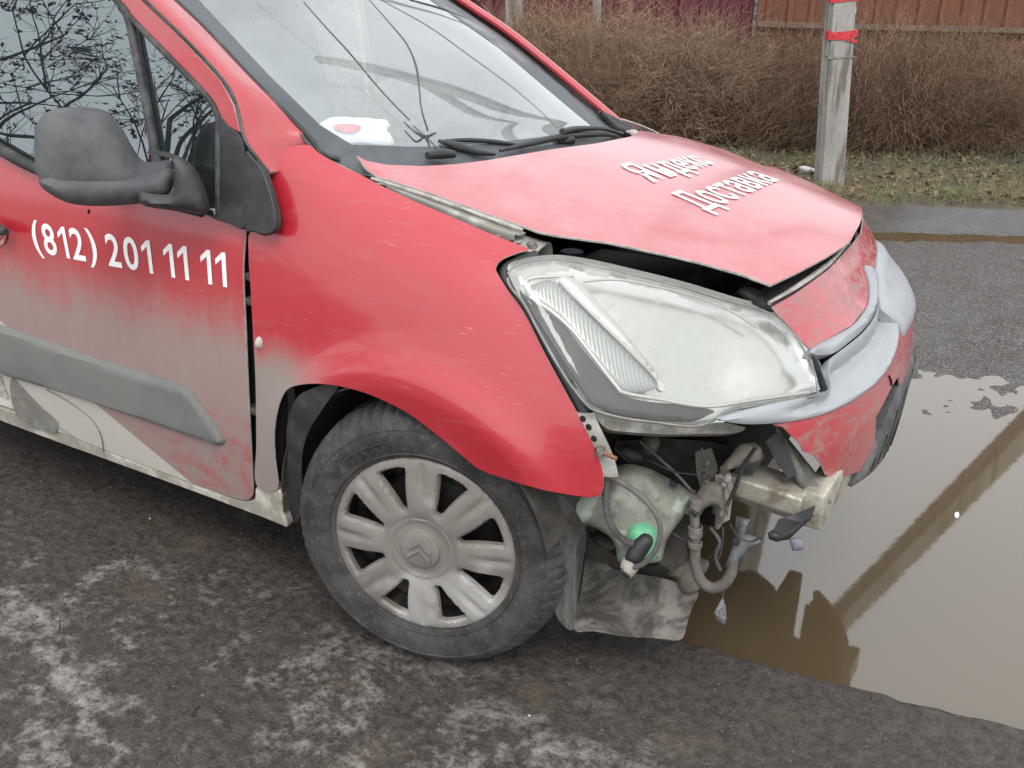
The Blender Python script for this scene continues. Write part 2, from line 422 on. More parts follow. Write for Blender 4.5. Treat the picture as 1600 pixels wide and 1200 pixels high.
def flare(P):
    P = P.copy(); r = np.hypot(P[:, 0]-.03, P[:, 2]-.31)
    k = np.where(r < .425, np.exp(-((r-.425)/.07)**2), np.exp(-((r-.425)/.045)**2)); k = k*(P[:, 2] > .2)
    P[:, 1] -= .020*k*np.clip((1.05-P[:, 2])/.25, 0, 1)*np.clip((P[:, 0]+.42)/.18, 0, 1)*np.clip((.52-P[:, 0])/.2, 0, 1)
    return P
side = Loft([[(x, y, z) for y, z in p] for x, p in lv], 10, flare)
def mirrored(L, post=None):
    c = L.c[1:-1, 1:-1].copy(); c[..., 1] *= -1; return Loft(c, 6)
house = Loft([[(x, -.862+.2*(z-1.0)+.12*max(0, z-1.25)**1.5+(.012 if x > -.3 else 0), z) for z in (.90, 1.1, 1.3, 1.55, 1.78)] for x in (.1, -.5, -1.0, -1.6, -2.4, -3.3)], 8)
wn_ = np.array([.54, 0, .84])
near = [at(505, 262, Y=-.74), at(487, 236, Y=-.735), at(380, 118, Y=-.72), at(268, 0, Y=-.70)]
near.append(near[-1]+(near[-1]-near[-2])*2.2)
far = [at(985, 222, Y=.735), at(950, 192, Y=.725), at(806, 72, Y=.70), at(702, 0, Y=.68)]
far.append(far[-1]+(far[-1]-far[-2])*2.4)
near.insert(0, near[0]+(near[0]-near[2])*.5); far.insert(0, far[0]+(far[0]-far[2])*.5)
screen = Loft([[a*(1-t)+b*t+wn_*.085*(1-(2*t-1)**2)+np.array([.08*(1-(2*t-1)**2), 0, -.05*(1-(2*t-1)**2)])*(.3 if k == 1 else 1 if k == 0 else 0) for k, (a, b) in enumerate(zip(near, far))] for t in (-.03, .2, .4, .6, .8, 1.03)], 8)
def crumple(P):
    P = P.copy(); x, y = P[:, 0], P[:, 1]
    P[:, 2] += .03*np.exp(-(((x+.30)/.07)**2+((y+.66)/.09)**2))
    P[:, 2] += .006*np.exp(-(((x-.02)/.10)**2+((y+.42)/.12)**2))-.005*np.exp(-(((x-.12)/.08)**2+((y+.3)/.16)**2))
    P[:, 2] += .004*np.sin(x*9+y*4)*np.exp(-((y+.35)/.3)**2)+.003*np.exp(-(((x-.6)/.06)**2+((y+.05)/.2)**2))
    return P
bonnet = Loft([[(-.36,-.74,1.135),(-.12,-.35,1.122),(-.06,0,1.118),(-.10,.35,1.105),(-.27,.76,1.075)],
               [(.08,-.74,1.045),(.15,-.35,1.075),(.18,0,1.083),(.16,.35,1.072),(.06,.80,1.018)],
               [(.38,-.70,.99),(.42,-.35,1.022),(.44,0,1.031),(.42,.35,1.018),(.36,.78,.946)],
               [(.61,-.62,.945),(.66,-.3,.968),(.68,0,.974),(.66,.32,.960),(.58,.70,.893)],
               [(.74,-.58,.90),(.80,-.28,.925),(.82,0,.932),(.80,.3,.915),(.72,.64,.87)]], 10, crumple)
bz = [(.97,.68),(.92,.706),(.88,.736),(.84,.762),(.80,.794),(.76,.834),(.72,.858),(.68,.87),(.64,.876),(.60,.88),(.55,.878),(.50,.874),(.45,.868),(.40,.862),(.35,.852),(.25,.832)]
by = (-.80, -.70, -.58, -.45, -.3, -.15, 0, .15, .3, .45, .58, .70, .80)
front = Loft([[(xc-.28*abs(y/.78)**2.6, y, z) for z, xc in bz] for y in by], 5)

# ------------------------------------------------------------------ paints
def diag_():
    a, b = side.ev(side.hits([(135, 618), (302, 756)])); d = b-a
    n = np.array([d[2], -d[0]]); n /= np.linalg.norm(n)
    c = side.ev(side.hits([(80, 640)]))[0]
    if (c-a)[[0, 2]]@n < 0: n = -n
    return a[0], a[2], float(n[0]), float(n[1])
DIAG = diag_()
M_DOOR, M_FEND, M_HOOD, M_BUMP = paint('red_door_film', 'door'), paint('red_fender_film', 'fender'), paint('red_bonnet_film', 'hood'), paint('red_bumper_film', 'bumper')
M_PIL = paint('red_pillar_film', 'pillar')
M_WHITE = simple('white_body_paint', (.60, .58, .53), .4, var=.08, dirt=.55, dcol=(.20, .18, .15), dscale=14)
M_SILL = simple('dirty_white_sill', (.58, .555, .49), .5, var=.1, dirt=.62, dcol=(.27, .245, .20), dscale=12)
M_EDGE = simple('pale_panel_edge', (.42, .40, .37), .5, var=.1, dirt=.4, dcol=(.26, .245, .22), dscale=40)
M_BLACK = simple('black_trim', (.022, .022, .024), .5, var=.2, bump=.15, bscale=500, dirt=.25, dcol=(.05, .049, .048), dscale=12)
M_RUBBER = simple('window_rubber', (.02, .02, .021), .6, dirt=.35, dcol=(.11, .105, .10))
M_MIRROR = simple('textured_black_plastic', (.055, .057, .062), .62, var=.15, bump=.35, bscale=900, dirt=.5, dcol=(.105, .105, .108), dscale=8)
M_STRIP = simple('dusty_grey_strip', (.125, .13, .125), .75, var=.06, bump=.12, bscale=700, dirt=.5, dcol=(.155, .155, .145), dscale=5)
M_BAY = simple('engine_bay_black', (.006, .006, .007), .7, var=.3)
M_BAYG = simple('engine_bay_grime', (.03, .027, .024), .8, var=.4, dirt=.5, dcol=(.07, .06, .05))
M_GREY = simple('grey_grille_plastic', (.29, .305, .32), .4, var=.03, dirt=.2, dcol=(.34, .35, .36), dscale=24)
M_SKIRT = simple('pale_inner_metal', (.42, .41, .38), .5, var=.12, dirt=.6, dcol=(.24, .23, .20), dscale=18)
M_STEEL = simple('worn_steel', (.30, .29, .27), .45, .6, dirt=.5, dcol=(.16, .13, .10), dscale=25)
M_TEXT = simple('white_lettering', (.80, .79, .78), .45, var=.04, dirt=.2, dcol=(.6, .57, .55))
def scuffed():
    s = NT('scuffed_liner_felt'); n = s.noise(14, 8, .7, (1., 1., .25), 1.0); f = s.noise(160, 4, .6, (1., 1., .12))
    c = s.mix(s.ramp(n, .35, .7), (.028, .027, .026), (.12, .115, .105)); c = s.mix(s.ramp(f, .5, .75, 0., .5), c, (.02, .02, .02))
    s.set(Base_Color=c, Roughness=.85).bump(f, .5, .004); return s.m
M_LINER = scuffed()
def tray():
    s = NT('muddy_undertray'); n = s.noise(9, 9, .65, None, .8); f = s.noise(60, 5)
    c = s.mix(s.ramp(n, .38, .62), (.05, .045, .04), (.23, .21, .185)); c = s.mix(s.ramp(f, .55, .75, 0., .6), c, (.04, .035, .03))
    s.set(Base_Color=c, Roughness=.8).bump(s.noise(40, 6), .4, .006); return s.m
M_TRAY = tray()
def glass(name, tint, haze, hazecol, rough=.02, ior=1.5, hscale=3.):
    s = NT(name); n = s.n; l = s.l; n.remove(s.b)
    tr = n.new('ShaderNodeBsdfTransparent'); tr.inputs[0].default_value = (*tint, 1)
    gl = n.new('ShaderNodeBsdfGlossy'); gl.inputs[0].default_value = (.86, .97, 1., 1) if name == 'side_glass' else (1, 1, 1, 1); gl.inputs['Roughness'].default_value = rough
    di = n.new('ShaderNodeBsdfDiffuse'); di.inputs[0].default_value = (*hazecol, 1)
    fr = n.new('ShaderNodeFresnel'); fr.inputs[0].default_value = ior
    hz = s.ramp(s.noise(hscale, 6, .6), .3, .75, haze*.75, haze*1.15)
    ge = n.new('ShaderNodeNewGeometry'); fr_ = s.math('SUBTRACT', 1., ge.outputs['Backfacing']); hz = s.math('MULTIPLY', hz, fr_); fk = s.math('MULTIPLY', fr.outputs[0], fr_)   # film and gloss on the outer face only
    m1 = n.new('ShaderNodeMixShader'); l.new(hz, m1.inputs[0]); l.new(tr.outputs[0], m1.inputs[1]); l.new(di.outputs[0], m1.inputs[2])
    m2 = n.new('ShaderNodeMixShader'); l.new(fk, m2.inputs[0]); l.new(m1.outputs[0], m2.inputs[1]); l.new(gl.outputs[0], m2.inputs[2])
    l.new(m2.outputs[0], s.out.inputs[0]); return s.m
M_SCREEN = glass('fogged_windscreen', (.98, .99, .99), .27, (.70, .77, .785), .02, 1.9)
M_SIDEGL = glass('side_glass', (.42, .46, .46), .04, (.3, .32, .33), .006, 2.7, 5.)
M_LENS = glass('scuffed_clear_lens', (.92, .925, .91), .07, (.7, .7, .68), .04, 1.5, 14.)
M_FRIT = simple('glass_border_black', (.055, .062, .07), .25, var=.1, dirt=.5, dcol=(.10, .11, .118), dscale=4)

# ------------------------------------------------------------------ the van
van = empty('delivery_van'); tag(van, 'red and white crashed delivery van with torn front bumper beside the puddle', 'van')
fender_px = [(480,226),(446,231),(423,242),(415,258),(416,275),(426,310),(434,345),(430,362),(413,368),(390,363),(388,400),(391,450),(395,520),(399,600),(400,690),(400,757),
 (433,766),(430,720),(428,680),(433,640),(445,612),(465,602),(500,600),(545,607),(590,622),(640,648),(690,686),(730,719),(752,735),(800,752),(850,766),(900,775),(925,777),(940,770),(943,745),(936,716),(925,690),
 (910,660),(880,605),(850,550),(820,490),(795,455),(779,430),(775,418),(785,405),(808,395),(826,389),(800,378),(760,362),(700,336),(650,315),(600,292),(560,271),(530,257),(500,240)]
fender = panel('front_fender', fender_px, side, [M_FEND, M_EDGE], van, .004, .014, bevel=.0012)
fender['label'] = 'red front fender with dirt behind the wheel arch'
mk = side.ev(side.hits([(405, 536)]))[0]; q = side.nrm(side.hits([(405, 536)]))[0]
lathe('side_marker_lamp', [(.0, .010), (.006, .0095), (.010, .006), (.0125, 0), (.013, -.004)], Matrix.Translation(Vector(mk)) @ Vector(q).to_track_quat('Z', 'Y').to_matrix().to_4x4() @ Matrix.Diagonal((.8, 1.25, 1, 1)), M_SILL, fender, 20)
# gap behind the fender: dark hinge pillar with hinges
panel('hinge_pillar', [(365,330),(420,345),(425,560),(425,770),(375,770),(372,560)], side, M_BAY, van, .01, .04, off=-.035, curve=0)
for (a, b) in ((430, 438), (470, 476), (640, 650)):
    c = side.hit3([(392, (a+b)/2)], -.02)[0]; box('door_hinge', c, (.05, .03, .018), M_BAYG, van)
door_px = [(-40,208),(0,238),(55,268),(130,296),(230,318),(325,337),(380,354),(384,360),(380,420),(383,500),(387,600),(392,700),(395,762),(392,777),(383,781),(360,776),(300,755),(180,709),(90,674),(40,663),(28,652),(14,618),(2,584),(-20,530),(-38,440),(-46,330)]
door = panel('front_door', door_px, side, [M_DOOR, M_EDGE], van, .006, .016, off=.001, bevel=.0012)
door['label'] = 'red front door caked in grey road dirt with white phone number'
panel('rub_strip', [(-28,497),(0,506),(60,527),(120,548),(200,574),(262,593),(285,600),(300,610),(318,634),(346,676),(352,690),(344,695),(325,689),(200,646),(100,613),(0,583),(-18,575)], side, M_STRIP, door, .004, .010, off=.003, bump=rim(.014, .014))
panel('grey_print', [(20,590),(32,600),(62,632),(88,655),(92,664),(86,676),(60,670),(36,661),(24,640),(17,610)], side, simple('grey_print', (.19, .185, .17), .6, dirt=.4), door, .0008, .012, off=.0032, bevel=0)
tube('print_line', side.hit3([(74,608),(100,622),(130,642),(150,662),(160,684),(163,706)], .003), .0017, MAT['grey_print'], door, 6)
tube('print_line', side.hit3([(86,665),(100,671),(114,680),(122,690)], .003), .0013, MAT['grey_print'], door, 6)
decal_text('letter', '(812) 201 11 11', [(57,394),(356,449),(353,394),(46,345)], side, M_TEXT, door, .0022, 1.0, .015, 'digits')
# door handle: grip standing off the skin, cup behind
hc = side.hit3([(-30, 345), (-8, 350), (14, 356), (29, 361)], .035)
tube('door_handle', hc, [.016, .017, .016, .009], M_BLACK, door, 10)
panel('handle_cup', [(-40,338),(-10,340),(8,352),(12,372),(0,384),(-40,378)], side, M_DOOR, door, .002, .012, off=.003, bump=lambda V2, d, P: -.012*np.clip(d/.03, 0, 1)+.002)
# rocker sill
panel('sill', [(-60,628),(0,651),(36,664),(90,677),(180,712),(300,758),(362,780),(386,784),(397,780),(401,760),(436,768),(440,795),(447,827),(400,811),(320,781),(200,737),(100,701),(0,669),(-60,648)], side, [M_SILL, M_SILL], van, .03, .018, off=-.002, curve=3, bevel=.003)
# sliding door and rear body behind the front door
sl = lambda X, Z: side.near([(X, -.87, Z)])[0]
a = [sl(x, z) for x, z in ((-1.33, .30), (-1.31, .45), (-1.30, .62), (-1.30, .8), (-1.30, 1.0), (-1.30, 1.08), (-1.8, 1.08), (-2.3, 1.08), (-2.32, .7), (-2.3, .30), (-1.9, .29))]
panel('sliding_door', a, side, [M_WHITE, M_EDGE], van, .006, .05, st=True, off=-.009)
a = [sl(x, z) for x, z in ((-2.31, .30), (-2.33, .7), (-2.31, 1.1), (-2.8, 1.1), (-3.25, 1.1), (-3.25, .7), (-3.25, .3), (-3.10, .3), (-3.06, .52), (-2.93, .66), (-2.73, .70), (-2.53, .66), (-2.40, .52), (-2.36, .3))]
panel('rear_side_panel', a, side, [M_WHITE, M_EDGE], van, .006, .05, st=True)
a = [sl(x, z) for x, z in ((-1.35, .29), (-1.7, .29), (-2.35, .29), (-2.35, .25), (-1.7, .25), (-1.35, .25))]
panel('sill', a, side, M_SILL, van, .03, .05, st=True, off=-.002)

# ---- glasshouse
seal_in = [(-60,-60),(100,-60),(168,-14),(187,12),(203,32),(260,90),(320,152),(337,176),(341,195),(341,330),(326,338),(318,336),(300,322),(262,318),(160,306),(50,262),(0,226),(-60,180)]
frame_px = [(-70,-75),(150,-75),(222,0),(280,56),(344,124),(366,164),(377,212),(384,238),(384,354),(325,338),(230,319),(130,297),(55,269),(0,239),(-70,196)]
glass_hole = [(-58,-62),(110,-62),(186,4),(204,28),(262,86),(322,148),(340,176),(342,200),(342,334),(326,337),(230,318),(130,296),(55,268),(0,237),(-58,201)]
panel('window_frame', [(-70,-75),(150,-75),(222,0),(280,56),(344,124),(366,164),(376,208),(343,190),(338,174),(322,150),(262,88),(204,28),(186,4),(110,-62),(-70,-66)], house, [M_PIL, M_EDGE], door, .03, .014, curve=0, off=.001, bevel=.002)
panel('mirror_sail', [(341,183),(358,196),(376,212),(383,236),(384,300),(384,356),(360,350),(332,340),(338,334),(341,320),(341,250)], house, M_BLACK, door, .02, .014, curve=3, off=.004, bevel=.002)
panel('fender_trim', [(386,238),(398,248),(411,263),(422,290),(431,322),(434,346),(430,362),(416,367),(400,362),(386,357),(385,300)], house, M_BLACK, van, .02, .012, curve=4, off=.007, bevel=.003)
panel('door_glass', [(-58,-66),(110,-66),(188,6),(200,24),(222,140),(246,262),(300,330),(230,318),(130,296),(55,268),(0,237),(-58,201)], house, M_SIDEGL, door, .003, .03, curve=0, off=-.010)
panel('quarter_glass', [(208,30),(262,86),(322,148),(340,176),(342,200),(342,336),(322,336),(250,262),(228,140)], house, M_SIDEGL, door, .003, .03, curve=0, off=-.010)
def strip3(name, pts, rad, mat, parent, n=4): return tube(name, pts, rad, mat, parent, 8, n)
strip3('divider_bar', house.hit3([(190,10),(201,28),(214,90),(229,165),(243,245),(250,290)], 0), .011, M_RUBBER, door)
strip3('window_seal', house.hit3([(60,-100),(140,-38),(188,6),(205,28),(262,86),(322,148),(339,176),(342,200),(342,334)], .001), .0075, M_RUBBER, door)
strip3('belt_seal', house.hit3([(-60,197),(0,232),(55,262),(130,290),(230,312),(318,334)], .004), [.016, .016, .015, .012, .010, .009], M_RUBBER, door)
# A pillar between door gap and windscreen
gapl = [(108,-110),(150,-75),(224,0),(283,56),(347,124),(369,164),(379,208),(390,232),(414,262)]
scrl = [(170,-90),(205,-55),(262,0),(312,48),(376,116),(420,160),(452,193),(470,212),(482,226)]
pa = house.hit3(gapl, -.002); pb = screen.hit3([(x+10, y) for x, y in scrl], .002)
out = np.array([0.25, -.72, .62]); out /= np.linalg.norm(out)
pa[-1] -= out*.02; pb[-1] -= out*.02; pa[-2] -= out*.004
pil = Loft([[a, a*.68+b*.32+out*g, a*.34+b*.66+out*g, b, b-np.array([.02, -.01, .03])] for a, b, g in zip(pa, pb, (.018, .018, .018, .018, .016, .012, .004, -.006, -.02))], 5)
def sheet(name, L, mats, parent, thick=.004, dens=6, smooth=50):
    nu, nv = (L.nu-1)*dens+1, (L.nv-1)*dens+1
    U, V = np.meshgrid(np.linspace(0, L.nu-1, nu), np.linspace(0, L.nv-1, nv), indexing='ij'); st = np.stack([U.ravel(), V.ravel()], 1)
    P = L.ev(st); n = L.nrm(st); Fc = []
    for i in range(nu-1):
        for j in range(nv-1):
            a = i*nv+j; Fc += [(a, a+nv, a+nv+1), (a, a+nv+1, a+1)]
    Fc = np.array(Fc); t = Fc[len(Fc)//2]
    if np.cross(P[t[1]]-P[t[0]], P[t[2]]-P[t[0]])@n[t[0]] < 0: Fc = Fc[:, ::-1]
    return solid(name, P, n, Fc, thick, mats, parent, smooth)
sheet('windscreen_pillar', pil, [M_PIL, M_EDGE], van, .01)
strip3('windscreen_seal', screen.hit3([(x+9, y+1) for x, y in scrl]+[(500,240),(530,252)], .004), .006, M_RUBBER, van)
strip3('drip_moulding', pa+out*.004, .0035, M_RUBBER, van)
# windscreen
ws_px = [(175,-95),(272,0),(386,118),(462,195),(486,228),(506,246),(560,272),(640,284),(700,284),(760,278),(860,258),(962,232),(950,196),(905,158),(806,74),(700,0),(640,-50),(560,-95)]
wsc = panel('windscreen', ws_px, screen, M_SCREEN, van, .004, .04, curve=0)
wsc['label'] = 'fogged windscreen with long dark cracks'
for nm, pl in (('glass_border', [(150,-95),(268,0),(382,118),(458,196),(490,240),(560,262),(585,262),(552,228),(500,196),(420,118),(310,0),(190,-110)]),
               ('glass_border', [(505,243),(560,270),(640,282),(760,276),(860,256),(960,231),(944,200),(850,214),(740,228),(640,230),(552,226),(540,236)]),
               ('glass_border', [(640,-55),(706,0),(812,74),(910,158),(958,202),(940,210),(880,160),(780,75),(672,0),(610,-52)])):
    panel(nm, pl, screen, M_FRIT, wsc, .001, .04, off=.0012, curve=0)
M_CRK = simple('crack_dark', (.015, .03, .03), .3)
def crack(pts, r): tube('crack', screen.hit3(catmull(pts, 4), .0012), r, M_CRK, wsc, 5, 0)
crack([(474,3),(510,44),(545,82),(580,124),(612,160),(640,188)], [.0009, .0013, .0017, .0014, .0011, .0012])
crack([(575,-2),(612,40),(636,70),(650,104),(655,140),(658,170),(668,204)], [.0008, .001, .0014, .0026, .0016, .0014, .002])
crack([(595,0),(670,42),(740,92),(800,136),(842,172),(870,200)], [.0007, .0009, .0008, .0007, .0006, .0005])
crack([(640,0),(690,14),(738,33)], [.002, .003, .001])
crack([(630,190),(648,206),(664,214),(680,208)], [.001, .003, .004, .002])
crack([(632,204),(650,222),(664,214),(678,226),(690,236)], [.0012, .002, .003, .002, .001])
crack([(645,196),(664,214),(672,232)], [.0012, .0035, .001])
# wipers, cowl
cowl = Loft([[screen.ev([[u, .7]])[0]+np.array([dx, 0, dz]) for dx, dz in ((-.02, -.045), (.03, -.06), (.12, -.09), (.22, -.13))] for u in np.linspace(.3, screen.nu-1.5, 7)], 4)
sheet('scuttle_panel', cowl, M_BAY, van, .004)
def wiper(pts, off, rad): return tube('wiper', screen.hit3(pts, off), rad, M_BLACK, van, 8)
w1 = wiper([(775,246),(815,236),(870,224),(930,219),(955,222)], .022, [.004, .008, .010, .008, .004])
tube('wiper_arm', screen.hit3([(868,222),(890,217),(930,216),(962,224)], .035), [.010, .009, .006, .006], M_BLACK, w1, 8)
inflate('wiper_joint', [(868,213),(886,210),(898,216),(896,225),(872,226)], screen.hit3([(882,219)], .035)[0], (.6, -.5, .6), M_BLACK, w1, .012, .012, res=.006)
w2 = wiper([(662,254),(684,251),(704,252)], .022, [.009, .013, .009])
tube('wiper_blade', screen.hit3([(682,226),(705,232),(740,243),(770,247)], .012), [.004, .010, .009, .004], M_BLACK, w2, 8)
tube('wiper_blade', screen.hit3([(688,224),(730,223),(776,226),(818,232)], .008), [.003, .006, .006, .003], M_BLACK, w2, 8)
# far pillar, roof
fa = catmull(far[1:6][::-1], 3)+np.array([.002, .006, .004])
fo = np.array([-.03, .08, -.025]); fp = Loft([[a+np.array([.0, -.012, .012]), a+np.array([0, .02, .018]), a+fo+np.array([0, 0, .006]), a+fo*2.2] for a in fa], 5)
sheet('windscreen_pillar', fp, [M_PIL, M_PIL], van, .01)
inflate('cowl_end_cap', [(934,175),(944,176),(965,186),(985,196),(996,206),(995,213),(980,214),(962,208),(948,194)], at(965,195,Y=.70), (.5, -.6, .6), M_BLACK, van, .02, .02)
inflate('bonnet_hinge', [(978,205),(990,202),(997,206),(997,213),(988,213),(984,209)], at(988,208,Y=.66), (.5, -.6, .6), M_WHITE, van, .006, .01, res=.006)
top = screen.ev([[u, screen.nv-1] for u in np.linspace(0, screen.nu-1, 7)])
roof = Loft([[p, p+np.array([-.25, 0, .08]), p*[1, 1, 0]+np.array([-.8, 0, 1.80-.1*abs(p[1])]), p*[1, 1, 0]+np.array([-2.4, 0, 1.78-.1*abs(p[1])])] for p in top], 5)
sheet('roof', roof, [M_PIL, M_BLACK], van, .01, 4)
hl = lambda X, Z: house.near([(X, -.8, Z)])[0]
a = [hl(x, z) for x, z in ((-1.40, 1.08), (-1.38, 1.4), (-1.36, 1.74), (-2.3, 1.76), (-3.28, 1.76), (-3.28, 1.08))]
panel('upper_side_panel', a, house, [M_WHITE, M_EDGE], van, .02, .08, st=True)
V = [(-3.28, y, z) for y, z in ((-.83, .3), (.83, .3), (.83, 1.1), (.70, 1.76), (-.70, 1.76), (-.83, 1.1))]
mesh('tailgate', V+[(v[0]+.03, v[1], v[2]) for v in V], [(0, 1, 2, 3, 4, 5), (11, 10, 9, 8, 7, 6)]+[(i, (i+1) % 6, 6+(i+1) % 6, 6+i) for i in range(6)], M_WHITE, van)
# left side of the body, mirrored
lside = mirrored(side)
def lpanel(name, xz, mats, res=.05):
    st = lside.near(catmull([(x, .87 if z < 1.0 else .76, z) for x, z in xz], 4, True)); lside.sign = 1
    n = lside.nrm(np.array([[4., 4.]]))[0]; lside.sign = 1 if n[1] > 0 else -1
    return panel(name, st, lside, mats, van, .004, res, st=True)
lpanel('front_fender', [(-.40,1.07),(-.36,.9),(-.38,.32),(-.33,.32),(-.29,.5),(-.19,.62),(.03,.68),(.25,.62),(.36,.5),(.50,.55),(.44,.75),(.3,.92),(.28,.945),(.1,.985),(-.15,1.025),(-.3,1.05)], [M_WHITE, M_EDGE], .03)
lpanel('front_door', [(-.42,1.08),(-.42,.6),(-.42,.32),(-1.4,.32),(-1.36,.6),(-1.36,1.08),(-.9,1.08)], [M_DOOR, M_EDGE])
lpanel('sill', [(-.34,.32),(-.36,.25),(-1.2,.25),(-2.35,.25),(-2.35,.31),(-1.2,.31)], M_SILL)
lpanel('rear_side_panel', [(-1.42,1.08),(-1.42,.6),(-1.45,.32),(-2.36,.32),(-2.41,.52),(-2.73,.70),(-3.05,.52),(-3.1,.32),(-3.25,.32),(-3.25,1.08),(-2.3,1.09)], [M_WHITE, M_EDGE])
lhouse = mirrored(house); lhouse.sign = 1
if lhouse.nrm(np.array([[2., 2.]]))[0][1] < 0: lhouse.sign = -1
a = lhouse.near([(x, .8, z) for x, z in ((-1.40, 1.08), (-1.38, 1.4), (-1.36, 1.74), (-2.3, 1.76), (-3.28, 1.76), (-3.28, 1.08))])
panel('upper_side_panel', a, lhouse, [M_WHITE, M_EDGE], van, .02, .08, st=True)
a = lhouse.near([(x, .8, z) for x, z in ((-.50, 1.08), (-.74, 1.34), (-1.0, 1.60), (-1.33, 1.68), (-1.36, 1.08))])
panel('door_glass', a, lhouse, M_SIDEGL, van, .003, .08, st=True)
# floor pan and dark lining
box('floor_pan', (-1.45, 0, .30), (3.5, 1.55, .05), M_BAYG, van)
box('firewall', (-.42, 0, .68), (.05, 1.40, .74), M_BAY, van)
# inside: dashboard, seats, steering wheel
M_DASH = simple('dashboard_grey', (.05, .052, .055), .7)
M_SEAT = simple('seat_cloth', (.03, .032, .036), .9, bump=.2)
da = Loft([[(x-.03+.10*(1-(y/.72)**2)-.07*max(0, y), y, z-.015-.06*max(0, y)) for x, z in ((-.14, 1.075), (-.30, 1.09), (-.46, 1.06), (-.55, .95), (-.56, .7))] for y in (-.72, -.36, 0, .36, .70)], 5)
dash = sheet('dashboard', da, M_DASH, van, .02, 5)
for yy in (-.36, .36):
    st = box('seat', (-1.12, yy, .66), (.50, .50, .16), M_SEAT, van, bev=.05)
    box('seat_back', (-1.42, yy, 1.02), (.14, .48, .66), M_SEAT, st, Matrix.Rotation(-.25, 3, 'Y'), .05)
    box('headrest', (-1.53, yy, 1.46), (.10, .26, .18), M_SEAT, st, Matrix.Rotation(-.2, 3, 'Y'), .04)
Ms = Matrix.Translation((-.62, .36, 1.02)) @ Matrix.Rotation(-.95, 4, 'Y')
swl = lathe('steering_wheel', [(.185+.014*math.cos(w), .014*math.sin(w)) for w in np.linspace(0, 2*math.pi, 9)], Ms, M_BLACK, van, 40)
box('wheel_hub', (-.61, .36, 1.01), (.05, .16, .12), M_BLACK, swl, Matrix.Rotation(-.95, 3, 'Y'), .02)

# ---- door mirror
mo = at(150, 240, Y=-1.0)
mir = inflate('side_mirror', [(62,186),(72,176),(92,169),(130,167),(158,171),(176,182),(192,202),(206,228),(222,250),(240,253),(266,251),(269,270),(267,300),(250,305),(232,316),(200,320),(150,322),(110,318),(84,306),(66,290),(56,262),(53,230),(55,202)], mo, (.80, -.58, .12), M_MIRROR, van, .075, .085, .05, .012, 4)
mir['label'] = 'large dark grey plastic door mirror'
mc = inflate('mirror_lower_cover', [(60,285),(90,276),(150,272),(230,270),(267,264),(267,300),(232,312),(170,321),(120,319),(86,308)], mo+np.array([.045, -.035, -.004]), (.80, -.58, .02), M_MIRROR, mir, .030, .045, .02, .012, 4)
inflate('mirror_arm', [(216,300),(240,303),(268,300),(270,256),(262,246),(232,240),(234,236),(262,238),(290,250),(306,266),(318,290),(327,318),(322,334),(290,331),(262,328),(222,320)], at(285,290,Y=-.93), (.62, -.78, .1), simple('mirror_arm_black', (.03, .031, .034), .5, bump=.2, bscale=700, dirt=.3, dcol=(.08, .08, .082)), mir, .03, .04, .05, .01, 4)
tube('rain_drop', [at(138,320,Y=-1.0)+np.array([.04, -.03, 0]), at(138,326,Y=-1.0)+np.array([.04, -.03, 0])], .003, M_BLACK, mir, 6, 2)

# ---- bonnet, sprung up at the windscreen corner
hood_vis = [(557,242),(572,250),(600,256),(660,259),(710,256),(760,250),(860,233),(930,224),(985,213),(1000,204),(1060,213),(1130,233),(1190,258)]
hood_fr = [(1205,445),(1160,428),(1100,411),(1050,399),(950,378),(870,367),(845,362),(838,360),(820,353),(780,340),(700,311),(640,290),(590,275),(572,262)]
sil = [bonnet.near([p])[0] for p in ((.30,.735,.97), (.42,.70,.95), (.51,.62,.93), (.59,.50,.92), (.645,.38,.93), (.68,.24,.945), (.70,.12,.95))]
hv = bonnet.hits(linear(hood_vis, 12, False)); hf = bonnet.hits(linear([(1328,378),(1305,393),(1290,402),(1268,414),(1245,426),(1222,437)], 10, False)); hb = bonnet.hits(linear(hood_fr, 12, False))
hood = panel('bonnet', np.vstack([hv, sil, hf, hb]), bonnet, [M_HOOD, M_EDGE], van, .007, .02, st=True, bevel=.0018)
hood['label'] = 'pink red buckled bonnet with white two line lettering, pushed up at its corner'
decal_text('letter', 'Яндекс', [(1020,286),(1116,256),(1068,240),(962,259)], bonnet, M_TEXT, hood, .0024, 1.06, .014, (0, None))
decal_text('letter', 'Доставка', [(1104,331),(1216,282),(1159,263),(1042,305)], bonnet, M_TEXT, hood, .0024, 1.06, .014, (0, None))
# folded flange under the bonnet edge, fender rail with holes and bolt
fl_t = bonnet.hit3([(582,276),(640,294),(700,314),(760,336),(800,350),(818,357)], -.012); fl_t += np.array([0, .012, 0])
fl_b = side.hit3([(597,291),(645,311),(700,333),(745,352),(785,366),(803,368)], -.004)+np.array([0, .012, .004])
fl = Loft([[a, a*.6+b*.4+np.array([.0, -.006, 0]), b, b+np.array([0, .006, -.03])] for a, b in zip(fl_t, fl_b)], 5)
sheet('bonnet_flange', fl, M_SKIRT, hood, .003)
tube('flange_bead', fl_t+np.array([0, -.014, .008]), .004, M_EDGE, hood, 6)
rl_a = side.hit3([(752,362),(775,370),(800,378),(818,384),(834,388)], -.012)+np.array([0, .012, -.004])
rl = Loft([[a, a+np.array([.0, .03, .008]), a+np.array([0, .065, .006]), a+np.array([0, .08, -.05])] for a in rl_a], 5)
rail = sheet('fender_rail', rl, M_SKIRT, van, .004)
